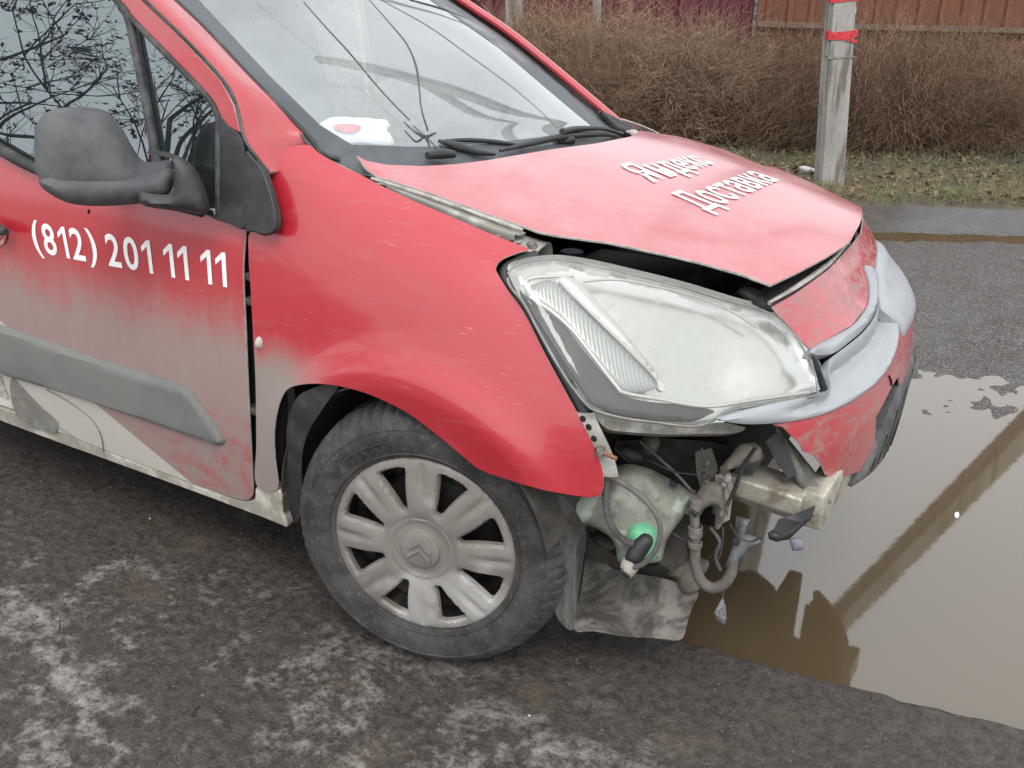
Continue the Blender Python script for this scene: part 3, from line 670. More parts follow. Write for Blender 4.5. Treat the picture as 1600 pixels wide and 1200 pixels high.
for p, r_ in (((830,384), .009), ((826,382), .004)):
    c = rl.hit3([p], .001)[0]
    lathe('bolt', [(0, r_*.9), (r_*.7, r_*.9), (r_, r_*.5), (r_, 0), (r_*1.5, 0), (r_*1.5, -.002)], Matrix.Translation(Vector(c)) @ Matrix.Rotation(.3, 4, 'X'), M_STEEL, rail, 12)
for p in ((776,370), (797,378), (806,380)):
    c = rl.hit3([p], .002)[0]; box('clip', c, (.022, .012, .004) if p[0] != 797 else (.016, .012, .003), M_EDGE if p[0] != 797 else M_BAY, rail, Matrix.Rotation(-.3, 3, 'Y'), .001)
# engine bay: dark tub, slam panel, coolant cap, air duct
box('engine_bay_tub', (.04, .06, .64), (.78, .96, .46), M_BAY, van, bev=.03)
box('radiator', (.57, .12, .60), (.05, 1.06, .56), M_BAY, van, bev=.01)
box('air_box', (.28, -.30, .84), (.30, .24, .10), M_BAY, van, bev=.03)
lathe('coolant_cap', [(0, .03), (.026, .03), (.030, .024), (.032, 0)], Matrix.Translation(Vector(at(893, 412, Z=.90))), simple('dark_blue_cap', (.010, .014, .035), .5), van, 20)
inflate('air_duct', [(1152,455),(1172,448),(1200,462),(1216,472),(1212,486),(1196,484),(1170,470)], at(1180,468,Z=.895), (.3, -.5, .8), M_BLACK, van, .012, .01)
sl_ = [front.hits([p])[0] for p in ((1205,476),(1246,452),(1294,418),(1326,384))]
slam_t = front.ev(np.array(sl_)); slam = Loft([[a+np.array([.004, -.004, .004]), a+np.array([-.012, .004, .008]), a+np.array([-.05, .02, .006]), a+np.array([-.10, .03, -.04])] for a in slam_t], 5)
sheet('slam_panel', slam, M_BLACK, van, .004)

# ---- front bumper: upper skin, chevron bars, lower skin, ribbed black lip
fb = lambda Y, Z: front.near([(np.interp(Z, [b[0] for b in bz[::-1]], [b[1] for b in bz[::-1]])-.28*abs(Y/.78)**2.6, Y, Z)])[0]
up = np.vstack([front.hits(linear([(1349,416),(1356,440),(1356,464),(1354,480),(1332,508),(1300,527),(1266,546),(1237,515),(1206,479),(1246,456),(1294,421),(1328,386)], 10, False)),
    [fb(.2, .925), fb(.4, .92), fb(.6, .905), fb(.72, .87), fb(.74, .78), fb(.6, .765), fb(.4, .77), fb(.27, .80)]])
bumper = panel('front_bumper', up, front, [M_BUMP, M_EDGE], van, .004, .016, st=True, bevel=.001)
bumper['label'] = 'scraped red front bumper torn away on one side'
tube('bumper_lip', front.hit3([(1205,478),(1246,454),(1294,419),(1328,384)], .002)+np.array([-.006, 0, .004]), [.005, .007, .007, .004], M_EDGE, bumper, 6)
lo = np.vstack([front.hits(linear([(1140,668),(1213,662),(1260,652),(1300,640),(1335,622),(1366,598),(1388,568),(1398,540),(1401,515)], 10, False)), [fb(.10, .715), fb(.25, .715), fb(.45, .71), fb(.62, .70), fb(.74, .68), fb(.76, .5), fb(.7, .42), fb(.45, .45), fb(.25, .50), fb(.1, .53)],
    front.hits(linear([(1404,588),(1393,606),(1380,632),(1369,652),(1367,690),(1368,716),(1352,734),(1326,743),(1300,748),(1290,742),(1284,728),(1272,712),(1256,706),(1250,694),(1236,680),(1224,668),(1208,664)], 9, False))])
lower = panel('lower_bumper_skin', lo[len(front.hits(linear([(1140,668),(1213,662)], 10, False)))-1:], front, [M_BUMP, M_EDGE], bumper, .004, .014, st=True, bevel=.001)
# grey bars
panel('chevron_bar', [(1266,546),(1300,527),(1332,508),(1352,482),(1357,462),(1356,440),(1349,417),(1357,418),(1366,430),(1369,457),(1365,488),(1347,516),(1322,538),(1300,553),(1272,556)], front, M_GREY, bumper, .02, .008, off=.004, bump=rim(.012, .010), bevel=.0)
def shelf(V2, d, P):
    zt = np.interp(P[:, 1], [-.75, -.55, -.4, -.2, 0, .2], [.70, .735, .76, .775, .775, .77])
    k = np.clip((P[:, 2]-(zt-.085))/.055, 0, 1)*np.clip((P[:, 1]+.60)/.16, 0, 1); k = k*k*(3-2*k)
    return .007*(1-(1-np.clip(d/.016, 0, 1))**2)-.034*k*np.clip(d/.03, 0, 1)
shelf_px = [(1122,655),(1150,645),(1200,632),(1250,622),(1288,612),(1293,600),(1290,585),(1292,566),(1302,556),(1322,541),(1348,519),(1366,491),(1371,458),(1384,462),(1392,486),(1400,514),(1398,540),(1388,568),(1366,598),(1335,622),(1300,640),(1260,652),(1213,660),(1160,662)]
bar = panel('lower_grille_bar', shelf_px, front, M_GREY, bumper, .02, .008, off=.006, curve=4, bump=shelf)
bar['label'] = 'pale grey grille bar with scuffed edge'
st = np.array([fb(.0, .79), fb(.1, .84), fb(.2, .86), fb(.4, .86), fb(.6, .82), fb(.7, .72), fb(.6, .70), fb(.4, .71), fb(.2, .715), fb(.05, .72)])
panel('chevron_bar', st, front, M_GREY, bumper, .02, .012, st=True, off=.005, bump=rim(.03, .009))
inflate('lamp_end_trim', [(1268,556),(1276,556),(1284,580),(1293,606),(1289,612),(1282,608),(1276,585)], front.hit3([(1282,585)], .012)[0], (.8, -.6, .1), M_BLACK, bumper, .006, .006, res=.005)
M_LIP = simple('black_ribbed_lip', (.05, .052, .055), .6, bump=.2, dirt=.4, dcol=(.13, .13, .13))
lip = np.array([fb(y, z) for y, z in ((-.22,.49),(-.10,.53),(.02,.60),(.15,.64),(.3,.65),(.45,.64),(.6,.60),(.7,.52),(.7,.40),(.45,.34),(.2,.34),(.05,.37),(-.10,.40),(-.24,.43))])
lp = panel('lower_lip', lip, front, M_LIP, bumper, .02, .012, st=True, off=-.006, bump=rim(.03, .014))
for k in range(11):
    y = -.17+k*.075; pts = [front.ev([fb(y+t*.015, z)])[0]+front.nrm([fb(y, z)])[0]*.0086 for t, z in ((0, np.interp(y, [-.24, -.1, .05, .2], [.435, .405, .375, .345])+.035), (.5, np.interp(y, [-.24, -.1, .05, .2], [.455, .455, .46, .46])), (1, np.interp(y, [-.2, -.1, .02, .15, .3], [.47, .51, .575, .615, .62])))]
    tube('rib_groove', pts, .0022, M_BAY, lp, 6, 4)
for p in ((1388, 587),):
    tube('scratch', front.hit3([(p[0], p[1]), (p[0]+3, p[1]+7), (p[0]+4, p[1]+15)], .002), .0022, M_BAY, bumper, 5)

# ---- headlamp
A, B, D = at(800, 428, Y=-.765), front.ev([front.hit(1287, 606)])[0], at(940, 648, Y=-.79)
e1 = (B-A)/np.linalg.norm(B-A); hn = np.cross(e1, D-A); hn /= np.linalg.norm(hn)
if hn@(CAM-A) < 0: hn = -hn
e2 = np.cross(hn, e1); L1 = np.linalg.norm(B-A)
if e2@(D-A) < 0: e2 = -e2
def lampsurf(off, bulge):
    return Loft([[A+e1*L1*u+e2*v+hn*(bulge*(1-((u-.5)/.75)**2)*(1-((v-.09)/.42)**2)+off) for v in (-.24, -.14, -.05, .04, .13, .22, .32)] for u in (-.12, .08, .28, .5, .72, .92, 1.12)], 6)
ls, li, lb = lampsurf(0, .055), lampsurf(-.022, .05), lampsurf(-.05, .035)
Z4 = lambda L: [(740+x/2.759, 340+y/2.759) for x, y in L]
lens_px = Z4([(150,232),(200,190),(330,168),(480,185),(700,235),(900,285),(1100,345),(1260,390),(1350,450),(1420,530),(1480,650),(1500,735),(1480,765),(1300,795),(1130,825),(1030,878),(950,897),(800,880),(650,860),(540,830),(490,800),(400,680),(300,510),(220,360),(162,290)])
M_CHROME = simple('lamp_chrome', (.60, .60, .575), .22, .75, var=.04, dirt=.12, dcol=(.5, .49, .46))
M_LAMPW = simple('lamp_silver_trim', (.60, .60, .58), .3, .5, var=.05)
M_BEZEL = simple('lamp_dark_bezel', (.012, .014, .017), .35, var=.2, dirt=.25, dcol=(.03, .03, .032), dscale=30)
def ribbed():
    s = NT('ribbed_indicator_glass'); wv = s.n.new('ShaderNodeTexWave'); wv.inputs['Scale'].default_value = 62; wv.inputs['Distortion'].default_value = .6
    mp = s.n.new('ShaderNodeMapping'); mp.inputs['Rotation'].default_value = (0, .5, 0); s.l.new(s.co, mp.inputs[0]); s.l.new(mp.outputs[0], wv.inputs['Vector'])
    c = s.mix(wv.outputs['Fac'], (.33, .34, .34), (.43, .435, .43)); s.set(Base_Color=c, Roughness=.25, Metallic=.25).bump(wv.outputs['Fac'], .10, .004); return s.m
simple('lens_edge', (.20, .20, .19), .4)
lamp = panel('headlamp', Z4([(140,236),(196,198),(330,178),(480,195),(700,245),(900,295),(1100,355),(1260,400),(1345,458),(1415,535),(1475,650),(1498,735),(1300,812),(1130,850),(1040,900),(950,915),(800,900),(640,880),(520,850),(470,805),(380,680),(280,515),(195,365)]), lb, [M_CHROME, M_BLACK], van, .06, .016, curve=4,
    bump=lambda V2, d, P: -.022*np.exp(-(np.linalg.norm(P-(A+e1*L1*.66+e2*.045), axis=1)/.105)**2)+.02*np.clip(1-d/.02, 0, 1))
lamp['label'] = 'large clear headlamp with scratched lens, hanging beside the fender'
panel('indicator', Z4([(222,318),(262,282),(350,272),(480,400),(640,560),(770,690),(790,735),(655,750),(600,715),(480,575),(380,450),(250,350)]), li, ribbed(), lamp, .012, .010, off=-.004, bump=rim(.012, .006))
panel('divider_trim', Z4([(362,270),(430,264),(545,380),(640,490),(730,600),(800,690),(820,745),(795,742),(775,690),(640,552),(480,395)]), li, M_LAMPW, lamp, .012, .008, off=.004, bump=rim(.008, .005))
panel('lamp_bezel', Z4([(246,388),(300,408),(400,478),(500,598),(590,712),(640,765),(760,792),(900,805),(1035,828),(1015,850),(945,876),(800,870),(640,845),(555,818),(500,780),(420,660),(330,520)]), li, M_BEZEL, lamp, .01, .010, off=-.004, curve=4)
tube('lamp_edge_trim', li.hit3(Z4([(240,345),(330,405),(420,485),(520,610),(610,725),(650,758),(800,785),(1000,815),(1200,790),(1440,755)]), .004), .0042, M_LAMPW, lamp, 8)
tube('lamp_edge_trim', li.hit3(Z4([(215,300),(240,268),(330,258),(430,255)]), .004), .004, M_LAMPW, lamp, 8)
tube('reflector_rim', li.hit3(Z4([(470,270),(620,262),(780,290),(940,330),(1100,390),(1230,470)]), -.006), .003, M_LAMPW, lamp, 8)
lens = panel('lens', lens_px, ls, M_LENS, lamp, .003, .014, curve=4, bump=lambda V2, d, P: -.012*(1-np.clip(d/.02, 0, 1))**2)
tube('lens_rim', ls.hit3(catmull(lens_px, 3, True), -.013), .0026, MAT['lens_edge'], lamp, 6, 0)
panel('lamp_lower_lip', Z4([(505,850),(560,840),(800,890),(950,905),(1040,890),(1120,905),(1150,915),(1110,935),(960,940),(820,942),(640,930),(560,915)]), lb, simple('grey_lamp_lip', (.24, .235, .22), .6, dirt=.6, dcol=(.13, .12, .10), dscale=20), lamp, .03, .012, curve=4, off=.022)
# seal between fender and headlamp
gp = side.hits([(840,386),(800,402),(786,412),(783,424),(790,440),(815,478),(850,545),(880,600),(910,655)])
tube('lamp_seal', side.ev(gp)-side.nrm(gp)*.022+np.array([.006, 0, 0]), .013, M_BLACK, van, 10)
fe = side.hits([(905,645),(915,668),(928,695),(938,720),(944,745)]); fp_ = side.ev(fe)
br = Loft([[p+np.array([-.004, 0, 0]), p+np.array([.010, .004, .0]), p+np.array([.026, .012, .002])] for p in fp_], 5)
bk = sheet('fender_bracket', br, M_SKIRT, van, .003)
for (x, y) in ((913,651),(922,664),(930,682),(936,700)):
    c = at(x+2, y, Y=fp_[1][1]); lathe('bolt_hole', [(0, .0015), (.006, .0015), (.007, 0)], Matrix.Translation(Vector(c)+Vector((.0, -.012, 0))) @ Matrix.Rotation(math.pi/2, 4, 'X'), M_BAY, bk, 14)
c = at(940, 706, Y=-.825); tube('bolt', [c, c+np.array([.035, -.006, -.003])], .0045, simple('rusty_bolt', (.22, .10, .06), .7), bk, 8, 1); box('clip', c+np.array([-.002, 0, 0]), (.016, .016, .022), M_STEEL, bk)

# other headlamp and a black backing added to hide sky from the puddle
lsm = lampsurf(-.01, .05); cm = lsm.c[1:-1, 1:-1].copy(); cm[..., 1] *= -1; cm[..., 2] -= .07; lsm = Loft(cm, 4)
st_ = [lsm.near([p*[1, -1, 1]-[0, 0, .07]])[0] for p in ls.hit3(catmull(lens_px, 2, True))]
if lsm.nrm(np.array([[3., 3.]]))[0][0] < 0: lsm.sign *= -1
panel('headlamp', st_, lsm, [M_LAMPW, M_BLACK], van, .05, .03, st=True)
st_ = np.array([fb(y, z) for y, z in ((-.42,.88),(-.1,.90),(.2,.90),(.45,.89),(.62,.86),(.70,.70),(.70,.45),(.45,.40),(.2,.40),(0,.42),(-.2,.46),(-.34,.52),(-.42,.70))])
panel('bumper_carrier', st_, front, M_BAY, van, .01, .04, st=True, off=-.045)

# ---- front wheel, steered to the left
TH = math.radians(13); wnv = Vector((math.sin(TH), -math.cos(TH), 0)); wex = Vector((math.cos(TH), math.sin(TH), 0))
hubv = Vector(HUB); hubv.z = max(hubv.z, .333)
MW = Matrix([[wex.x, 0, wnv.x, hubv.x], [wex.y, 0, wnv.y, hubv.y], [0, 1, 0, hubv.z], [0, 0, 0, 1]])
RT, RC = .314, .2195
def rubber():
    s = NT('muddy_tyre_rubber'); n = s.noise(12, 8, .65); f = s.noise(90, 4)
    c = s.mix(s.ramp(n, .35, .68), (.020, .020, .021), (.060, .058, .055)); c = s.mix(s.ramp(f, .55, .72, 0., .35), c, (.14, .13, .12))
    s.set(Base_Color=c, Roughness=.82).bump(f, .25, .002); return s.m
M_TYRE = rubber()
def wheel(MW, full=True):
    rm = lathe('wheel', [(.0, -.055), (.06, -.055), (.10, -.06), (.145, -.05), (.165, -.075), (.19, -.06), (.20, -.02), (.212, -.012), (.215, -.02), (.205, -.06), (.20, -.17), (.215, -.19), (.0, -.19)], MW, simple('black_steel_rim', (.018, .018, .019), .45, .2, dirt=.3, dcol=(.07, .065, .06)), van, 64)
    prof = [(.205, -.018), (.212, -.006), (.222, .000), (.235, .005), (.252, .009), (.268, .009), (.281, .004), (.291, -.006), (.2985, -.018), (.304, -.030), (.309, -.046), (.312, -.066), (RT, -.10), (.312, -.134), (.309, -.154), (.300, -.178), (.285, -.194), (.25, -.203), (.215, -.19)]
    prof = [(r_ if r_ < .222 else .222+(r_-.222)*1.22, h) for r_, h in prof]
    def lug(r_, h, i, j):
        g = i % 4
        if 9 <= j <= 14 and g == 0: r_ -= .0075
        if j == 12: r_ -= .006 if (i//2) % 2 else 0
        if j in (7, 8) and g in (0,): r_ -= .003; h -= .002
        if j in (8, 9): r_ += .0015*math.sin(i*1.7)
        return r_, h
    ty = lathe('tyre', prof, MW, M_TYRE, rm, 264, 25, lug)
    for rr in (.229, .287): lathe('sidewall_ring', [(rr-.0022, .004 if rr < .25 else .0065), (rr, .0075 if rr < .25 else .0085), (rr+.0022, .004 if rr < .25 else .0055)], MW, M_TYRE, rm, 96)
    # hub cap: plate with eight openings
    TT = 2*math.pi; op = []
    PH = math.radians(22.5)
    for k in range(8):
        c = k*TT/8+PH
        pts = [(RC*.465, -.07), (RC*.445, 0), (RC*.465, .07), (RC*.58, .105), (RC*.74, .15), (RC*.855, .178), (RC*.885, .15), (RC*.89, 0), (RC*.885, -.15), (RC*.855, -.178), (RC*.74, -.15), (RC*.58, -.105)]
        op.append(catmull([(r_*math.cos(c+w), r_*math.sin(c+w)) for r_, w in pts], 3, True))
    circ = np.array([(RC*math.cos(a), RC*math.sin(a)) for a in np.linspace(0, TT, 120, False)])
    V2, Fc = triangulate(circ, .0055, op)
    r_ = np.hypot(*V2.T); an = np.arctan2(V2[:, 1], V2[:, 0]); q = ((an-PH+TT/16) % (TT/8))-TT/16      # 0 at an opening, +-pi/8 mid spoke
    sp = np.abs(np.abs(q)-TT/16)*r_
    h = .016-.016*(r_/RC)**2.4
    outer = np.clip((r_-.36*RC)/(.1*RC), 0, 1)*np.clip((RC*.97-r_)/(.06*RC), 0, 1)
    h += outer*.004*np.clip(1-sp/(.030*(.5+r_/RC)), 0, 1)**.5 - outer*.0065*np.clip(1-sp/.014, 0, 1)*np.clip((r_-.45*RC)/(.3*RC), 0, 1)
    h -= .010*np.clip(1-np.abs(r_-RC*.355)/.006, 0, 1)*.3
    h -= .005*np.clip((RC*.34-r_)/.01, 0, 1); h += .0045*np.clip((RC*.215-r_)/.004, 0, 1)
    h -= .010*np.clip((r_-RC*.965)/(RC*.035), 0, 1)**2
    for o in op: h -= .006*np.clip(1-edgedist(V2, o)/.005, 0, 1)**2
    def cap():
        s = NT('dirty_silver_hub_cap'); n = s.noise(10, 7, .6); f = s.noise(120, 4, .6)
        c = s.mix(s.ramp(n, .35, .7), (.175, .158, .14), (.235, .215, .195)); c = s.mix(s.ramp(f, .5, .8, 0., .3), c, (.14, .125, .11))
        c = s.mix(s.math('MULTIPLY', s.ramp(s.noise(3.5, 3), .58, .68), .6), c, (.48, .47, .46))
        s.set(Base_Color=c, Roughness=.58, Metallic=.15).bump(f, .08, .001); return s.m
    mcap = MAT.get('cap') or cap(); MAT['cap'] = mcap
    P = np.array([MW @ Vector((x, y, z)) for (x, y), z in zip(V2, h)]); N_ = np.tile(np.array(MW.to_3x3() @ Vector((0, 0, 1))), (len(P), 1))
    t = Fc[0]
    if np.cross(P[t[1]]-P[t[0]], P[t[2]]-P[t[0]])@N_[0] < 0: Fc = Fc[:, ::-1]
    hc_ = solid('hub_cap', P, N_, Fc, .014, mcap, rm, 32)
    if not full: return rm
    # emblem: two chevrons on the centre cap
    lathe('centre_cap', [(0, .0195), (RC*.19, .019), (RC*.205, .017), (RC*.212, .012)], MW, mcap, rm, 48)
    Rz = Matrix.Rotation(math.radians(-6), 3, 'Z')
    for y0 in (.009, -.011):
        o2 = [(-.027, y0-.013), (0, y0+.011), (.027, y0-.013), (.027, y0-.004), (0, y0+.021), (-.027, y0-.004)]
        o2 = [tuple((Rz @ Vector((x, y, 0)))[:2]) for x, y in o2]
        V3 = [MW @ Vector((x, y, .0245)) for x, y in o2]+[MW @ Vector((x*1.05, y*1.05, .017)) for x, y in o2]
        mesh('chevron_emblem', V3, [(0, 1, 4, 5), (1, 2, 3, 4)]+[(i, 6+i, 6+(i+1) % 6, (i+1) % 6) for i in range(6)], mcap, rm, 20)
    for k in range(4): 
        a = .4+k*TT/4
    # dark bosses behind the openings
    for k in range(8):
        a = k*TT/8+PH; lathe('rim_hole', [(0, .002), (.013, .002), (.016, .0)], MW @ Matrix.Translation((.178*math.cos(a+.1), .178*math.sin(a+.1), -.052)), M_BAY, rm, 14)
    # raised tyre lettering
    V, Fc = textmesh('Viatti', 1.0, .02); V = V-[V[:, 0].min(), 0]; Wd = V[:, 0].max(); ang0, ang1 = math.radians(150), math.radians(106)
    P = []
    for x, y in V:
        a = ang0+(ang1-ang0)*x/Wd; rr = .242+.036*y/.75; P.append(MW @ Vector((rr*math.cos(a), rr*math.sin(a), np.interp(rr, [.238, .259, .278, .294], [.005, .009, .009, .004])+.0032)))
    P = np.array(P); fn = np.cross(P[Fc[0][1]]-P[Fc[0][0]], P[Fc[0][2]]-P[Fc[0][0]])
    if fn@N_[0] < 0: Fc = Fc[:, ::-1]
    islands('tyre_letter', P, Fc, simple('tyre_letter_rubber', (.03, .03, .031), .6), rm)
    return rm
w_ = wheel(MW); w_['label'] = 'front wheel with dirty silver eight spoke hub cap'
ML = Matrix.Translation((.0, .83, .333)) @ Matrix.Rotation(math.radians(13), 4, 'Z') @ Matrix.Rotation(-math.pi/2, 4, 'X'); wheel(ML, False)
MR = Matrix.Translation((-2.73, -.83, .333)) @ Matrix.Rotation(math.pi/2, 4, 'X'); wheel(MR, False)
MR2 = Matrix.Translation((-2.73, .83, .333)) @ Matrix.Rotation(-math.pi/2, 4, 'X'); wheel(MR2, False)
# wheel arch liner
cx_, cz_ = .02, .33
for name, a0, a1, R_ in (('wheel_arch_liner', 15, 186, .375),):
    arc = [(cx_+R_*math.cos(math.radians(a)), cz_+R_*math.sin(math.radians(a))*1.0) for a in np.linspace(a0, a1, 14)]
    L = Loft([[(x, y, z) for y in (-.862, -.80, -.70, -.55, -.40)] for x, z in arc], 4); sheet(name, L, M_BAYG, van, .004, 3)
panel('arch_edge', [(436,770),(440,720),(437,680),(442,645),(455,618),(480,608),(520,606),(500,640),(470,690),(462,740),(465,790),(458,822),(446,818)], side, M_BLACK, van, .004, .02, off=-.022, curve=3)
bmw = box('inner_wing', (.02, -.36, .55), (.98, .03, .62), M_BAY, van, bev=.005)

# ---- what hangs out below the headlamp
fl1 = [(744,728),(768,738),(800,752),(850,766),(882,776),(905,808),(917,830),(917,862),(908,915),(902,945),(894,984),(874,970),(854,932),(838,902),(812,850),(790,800),(770,768),(752,748)]
lin = Loft([[at(x0, y0, Y=y) for x0, y0, y in row] for row in
   [[(735,715,-.80),(800,742,-.80),(885,765,-.77),(945,790,-.70)], [(745,760,-.79),(800,790,-.795),(890,820,-.765),(940,830,-.68)], [(780,840,-.78),(830,860,-.78),(895,880,-.75),(935,890,-.66)], [(820,930,-.77),(860,940,-.765),(905,945,-.73),(930,950,-.65)], [(850,1000,-.76),(880,1000,-.75),(905,1000,-.72),(930,1005,-.64)]]], 6)
lnr = panel('splash_liner', fl1, lin, M_LINER, van, .006, .014, curve=4, bump=lambda V2, d, P: np.array([.010*noise.noise(Vector(p*9)) for p in P]), bevel=.001)
lnr['label'] = 'torn black felt wheel arch liner hanging in front of the wheel'
inflate('liner_tear', [(745,738),(770,742),(775,752),(768,757),(778,768),(770,776),(758,758),(750,748)], at(765,755,Y=-.815), (.3, -.9, .1), M_LINER, lnr, .006, .01, res=.006)
trc = Loft([[at(x0, y0, Z=z) for x0, y0, z in row] for row in
   [[(880,1010,.12),(930,1015,.12),(1000,1020,.13),(1080,1020,.15)], [(888,980,.125),(935,985,.13),(1000,985,.145),(1075,985,.165)], [(895,935,.15),(945,930,.16),(1010,925,.185),(1090,935,.19)], [(905,880,.18),(955,880,.2),(1020,890,.21),(1095,900,.21)], [(912,840,.2),(960,840,.22),(1025,855,.22),(1105,870,.22)]]], 6)
try_ = panel('undertray', [(896,986),(904,940),(912,900),(917,864),(935,874),(960,890),(1000,900),(1040,905),(1070,915),(1092,928),(1084,945),(1076,970),(1066,998),(1040,1000),(980,996),(930,990)], trc, M_TRAY, van, .006, .014, curve=3, bump=lambda V2, d, P: np.array([.009*noise.noise(Vector(p*11)) for p in P])+.006*np.clip(1-d/.012, 0, 1), bevel=.001)
try_['label'] = 'grey mud stained undertray corner sagging to the ground'
Z6 = lambda L: [(840+x/3, 620+y/3) for x, y in L]
def bottle_mat():
    s = NT('cloudy_green_plastic'); n = s.noise(11, 6, .6); f = s.noise(45, 6, .65)
    c = s.mix(s.ramp(n, .42, .6), (.135, .14, .115), (.24, .25, .205))
    zlow = s.math('MULTIPLY', s.ramp(s.z, .30, .40, 1., 0.), s.ramp(s.noise(14, 4), .40, .52)); c = s.mix(zlow, c, (.20, .50, .28))
    c = s.mix(s.ramp(f, .58, .66, 0., .8), c, (.10, .09, .075))
    c = s.mix(s.math('MULTIPLY', s.ramp(s.noise(8, 3), .60, .66), .6), c, (.52, .62, .54))
    s.set(Base_Color=c, Roughness=.5); s.b.inputs['Subsurface Weight'].default_value = .15; s.b.inputs['Subsurface Scale'].default_value = .02; return s.m
M_BOT = bottle_mat()
lump = lambda V2, P: np.array([.8+.35*noise.noise(Vector((p[0]*14, p[1]*14, p[2]*14))) for p in P])
bot = inflate('washer_bottle', Z6([(80,470),(150,480),(300,420),(350,340),(420,315),(520,335),(610,380),(700,425),(742,440),(735,470),(700,520),(680,570),(640,620),(600,690),(585,760),(545,780),(500,770),(450,800),(410,800),(375,760),(365,700),(330,650),(240,605),(170,612),(142,570),(100,500)]), at(960, 800, Y=-.66), (.45, -.85, .3), M_BOT, van, .06, .055, .08, .011, 4, lump)
bot['label'] = 'cloudy green washer bottle streaked with mud'
inflate('filler_neck', Z6([(420,640),(450,600),(500,590),(545,610),(570,680),(560,740),(520,780),(470,770),(430,720)]), at(1003, 848, Y=-.725), (.5, -.85, .2), simple('bright_green_plastic', (.15, .46, .26), .45, var=.2, dirt=.3), bot, .03, .035, .02, .009, 4)
M_CABLE = simple('dusty_cable', (.06, .06, .062), .65, dirt=.5, dcol=(.13, .12, .11))
def px3(pts, y0, y1): return [at(x, y, Y=y0+(y1-y0)*k/(len(pts)-1)) for k, (x, y) in enumerate(pts)]
tube('corrugated_conduit', catmull(px3(Z6([(325,370),(320,440),(322,520),(340,590),(370,640),(410,675),(450,690)]), -.79, -.775), 8), .0066, M_CABLE, van, 8, 2, .28)
tube('cable', px3(Z6([(322,370),(380,395),(450,440),(510,490),(555,550),(575,610),(570,670),(545,730),(500,780),(450,800)]), -.79, -.78), .0058, M_CABLE, van, 8)
pm = inflate('washer_pump', Z6([(440,690),(470,660),(500,640),(535,655),(540,690),(510,740),(490,770),(455,785),(420,770),(410,750)]), at(998, 858, Y=-.765), (.5, -.85, .2), M_BLACK, van, .016, .02, .02, .007, 4)
inflate('plug', Z6([(398,765),(425,745),(470,768),(500,775),(480,800),(445,845),(420,845),(388,815)]), at(985, 886, Y=-.775), (.5, -.85, .2), simple('beige_plug', (.30, .275, .235), .6, dirt=.5), pm, .014, .014, .012, .006, 4)
inflate('plug_end', Z6([(388,805),(410,808),(436,825),(430,848),(410,842),(390,825)]), at(977, 893, Y=-.788), (.5, -.85, .2), M_BLACK, pm, .008, .008, .006, .005, 4)
# crash box and beam end
cbx = at(1140, 745, Y=-.52); cby = at(1253, 782, Y=-.52); ex = (cby-cbx)/np.linalg.norm(cby-cbx); Lb = np.linalg.norm(cby-cbx)
up_ = at(1140, 790, Y=-.52)-cbx; hb_ = np.linalg.norm(up_); ez = np.array([0, 0, 1.])-ex*ex[2]; ez /= np.linalg.norm(ez); ey = np.cross(ez, ex)
RB = Matrix([[ex[i], ey[i], ez[i]] for i in range(3)])
M_ALU = simple('dull_aluminium', (.50, .475, .40), .38, .55, var=.1, dirt=.38, dcol=(.20, .17, .13), dscale=14)
cc = cbx+ex*Lb*.5-ez*.028
prof6 = [(-.0, .028), (.0, -.012), (.016, -.034), (.09, -.034), (.10, .0), (.09, .034), (.012, .034)]
Vb = [cc+ex*s_*Lb*.5+ey*a+ez*b for s_ in (-1, 1) for a, b in prof6]; k7 = len(prof6)
cb = mesh('crash_box', Vb, [tuple(range(k7))[::-1], tuple(k7+i for i in range(k7))]+[(i, (i+1) % k7, k7+(i+1) % k7, k7+i) for i in range(k7)], M_ALU, van, 30)
bv = cb.modifiers.new('edge', 'BEVEL'); bv.width = .004; bv.segments = 3
cb['label'] = 'bare aluminium crash box end'
bmv = at(1232, 800, X=.76)
beam = box('bumper_beam', cc+ex*Lb*.62+np.array([0, .52, 0]), (.05, 1.0, .085), M_ALU, van, bev=.006)
box('beam_flange', cc-ex*(Lb*.5+.012)+ey*.045, (.012, .14, .12), M_STEEL, van, RB, .003)
# frame rail and dark works behind
box('frame_rail', (.38, -.43, .46), (.50, .08, .11), M_BAYG, van, bev=.01)
box('subframe', (.26, -.06, .26), (.45, .9, .10), M_BAY, van, bev=.03)
M_GRIME = simple('dusty_engine_parts', (.075, .068, .058), .8, var=.3, dirt=.55, dcol=(.14, .125, .10), dscale=25)
for nm, px, Y, H in (('mounting_bracket', Z6([(770,420),(810,400),(870,410),(880,520),(860,610),(830,615),(835,520),(790,520),(760,560),(735,590),(718,560),(735,480)]), -.60, .02),
                 ('compressor_housing', Z6([(380,250),(430,235),(480,260),(490,300),(440,310),(395,295)]), -.55, .03),
                 ('rubber_mount', Z6([(490,190),(540,180),(575,200),(560,260),(520,275),(490,250)]), -.55, .025),
                 ('horn', Z6([(610,830),(650,770),(720,750),(800,770),(790,820),(755,850),(765,890),(740,915),(690,920),(660,890),(650,850)]), -.50, .03),
                 ('lamp_bracket', Z6([(920,260),(960,220),(1040,230),(1050,290),(1000,320),(950,330),(900,345),(870,380),(850,370),(880,310)]), -.56, .02),
                 ('oil_cooler_duct', Z6([(240,630),(330,660),(370,700),(330,720),(270,690)]), -.60, .02)):
    cpt = np.mean(px, 0); inflate(nm, px, at(*cpt, Y=Y), (.45, -.85, .3), M_GRIME if nm != 'oil_cooler_duct' else M_BAYG, van, H, .02, H, .009, 4)
M_HOSE = simple('dusty_hose', (.17, .155, .135), .75, dirt=.5, dcol=(.10, .09, .08), dscale=20)
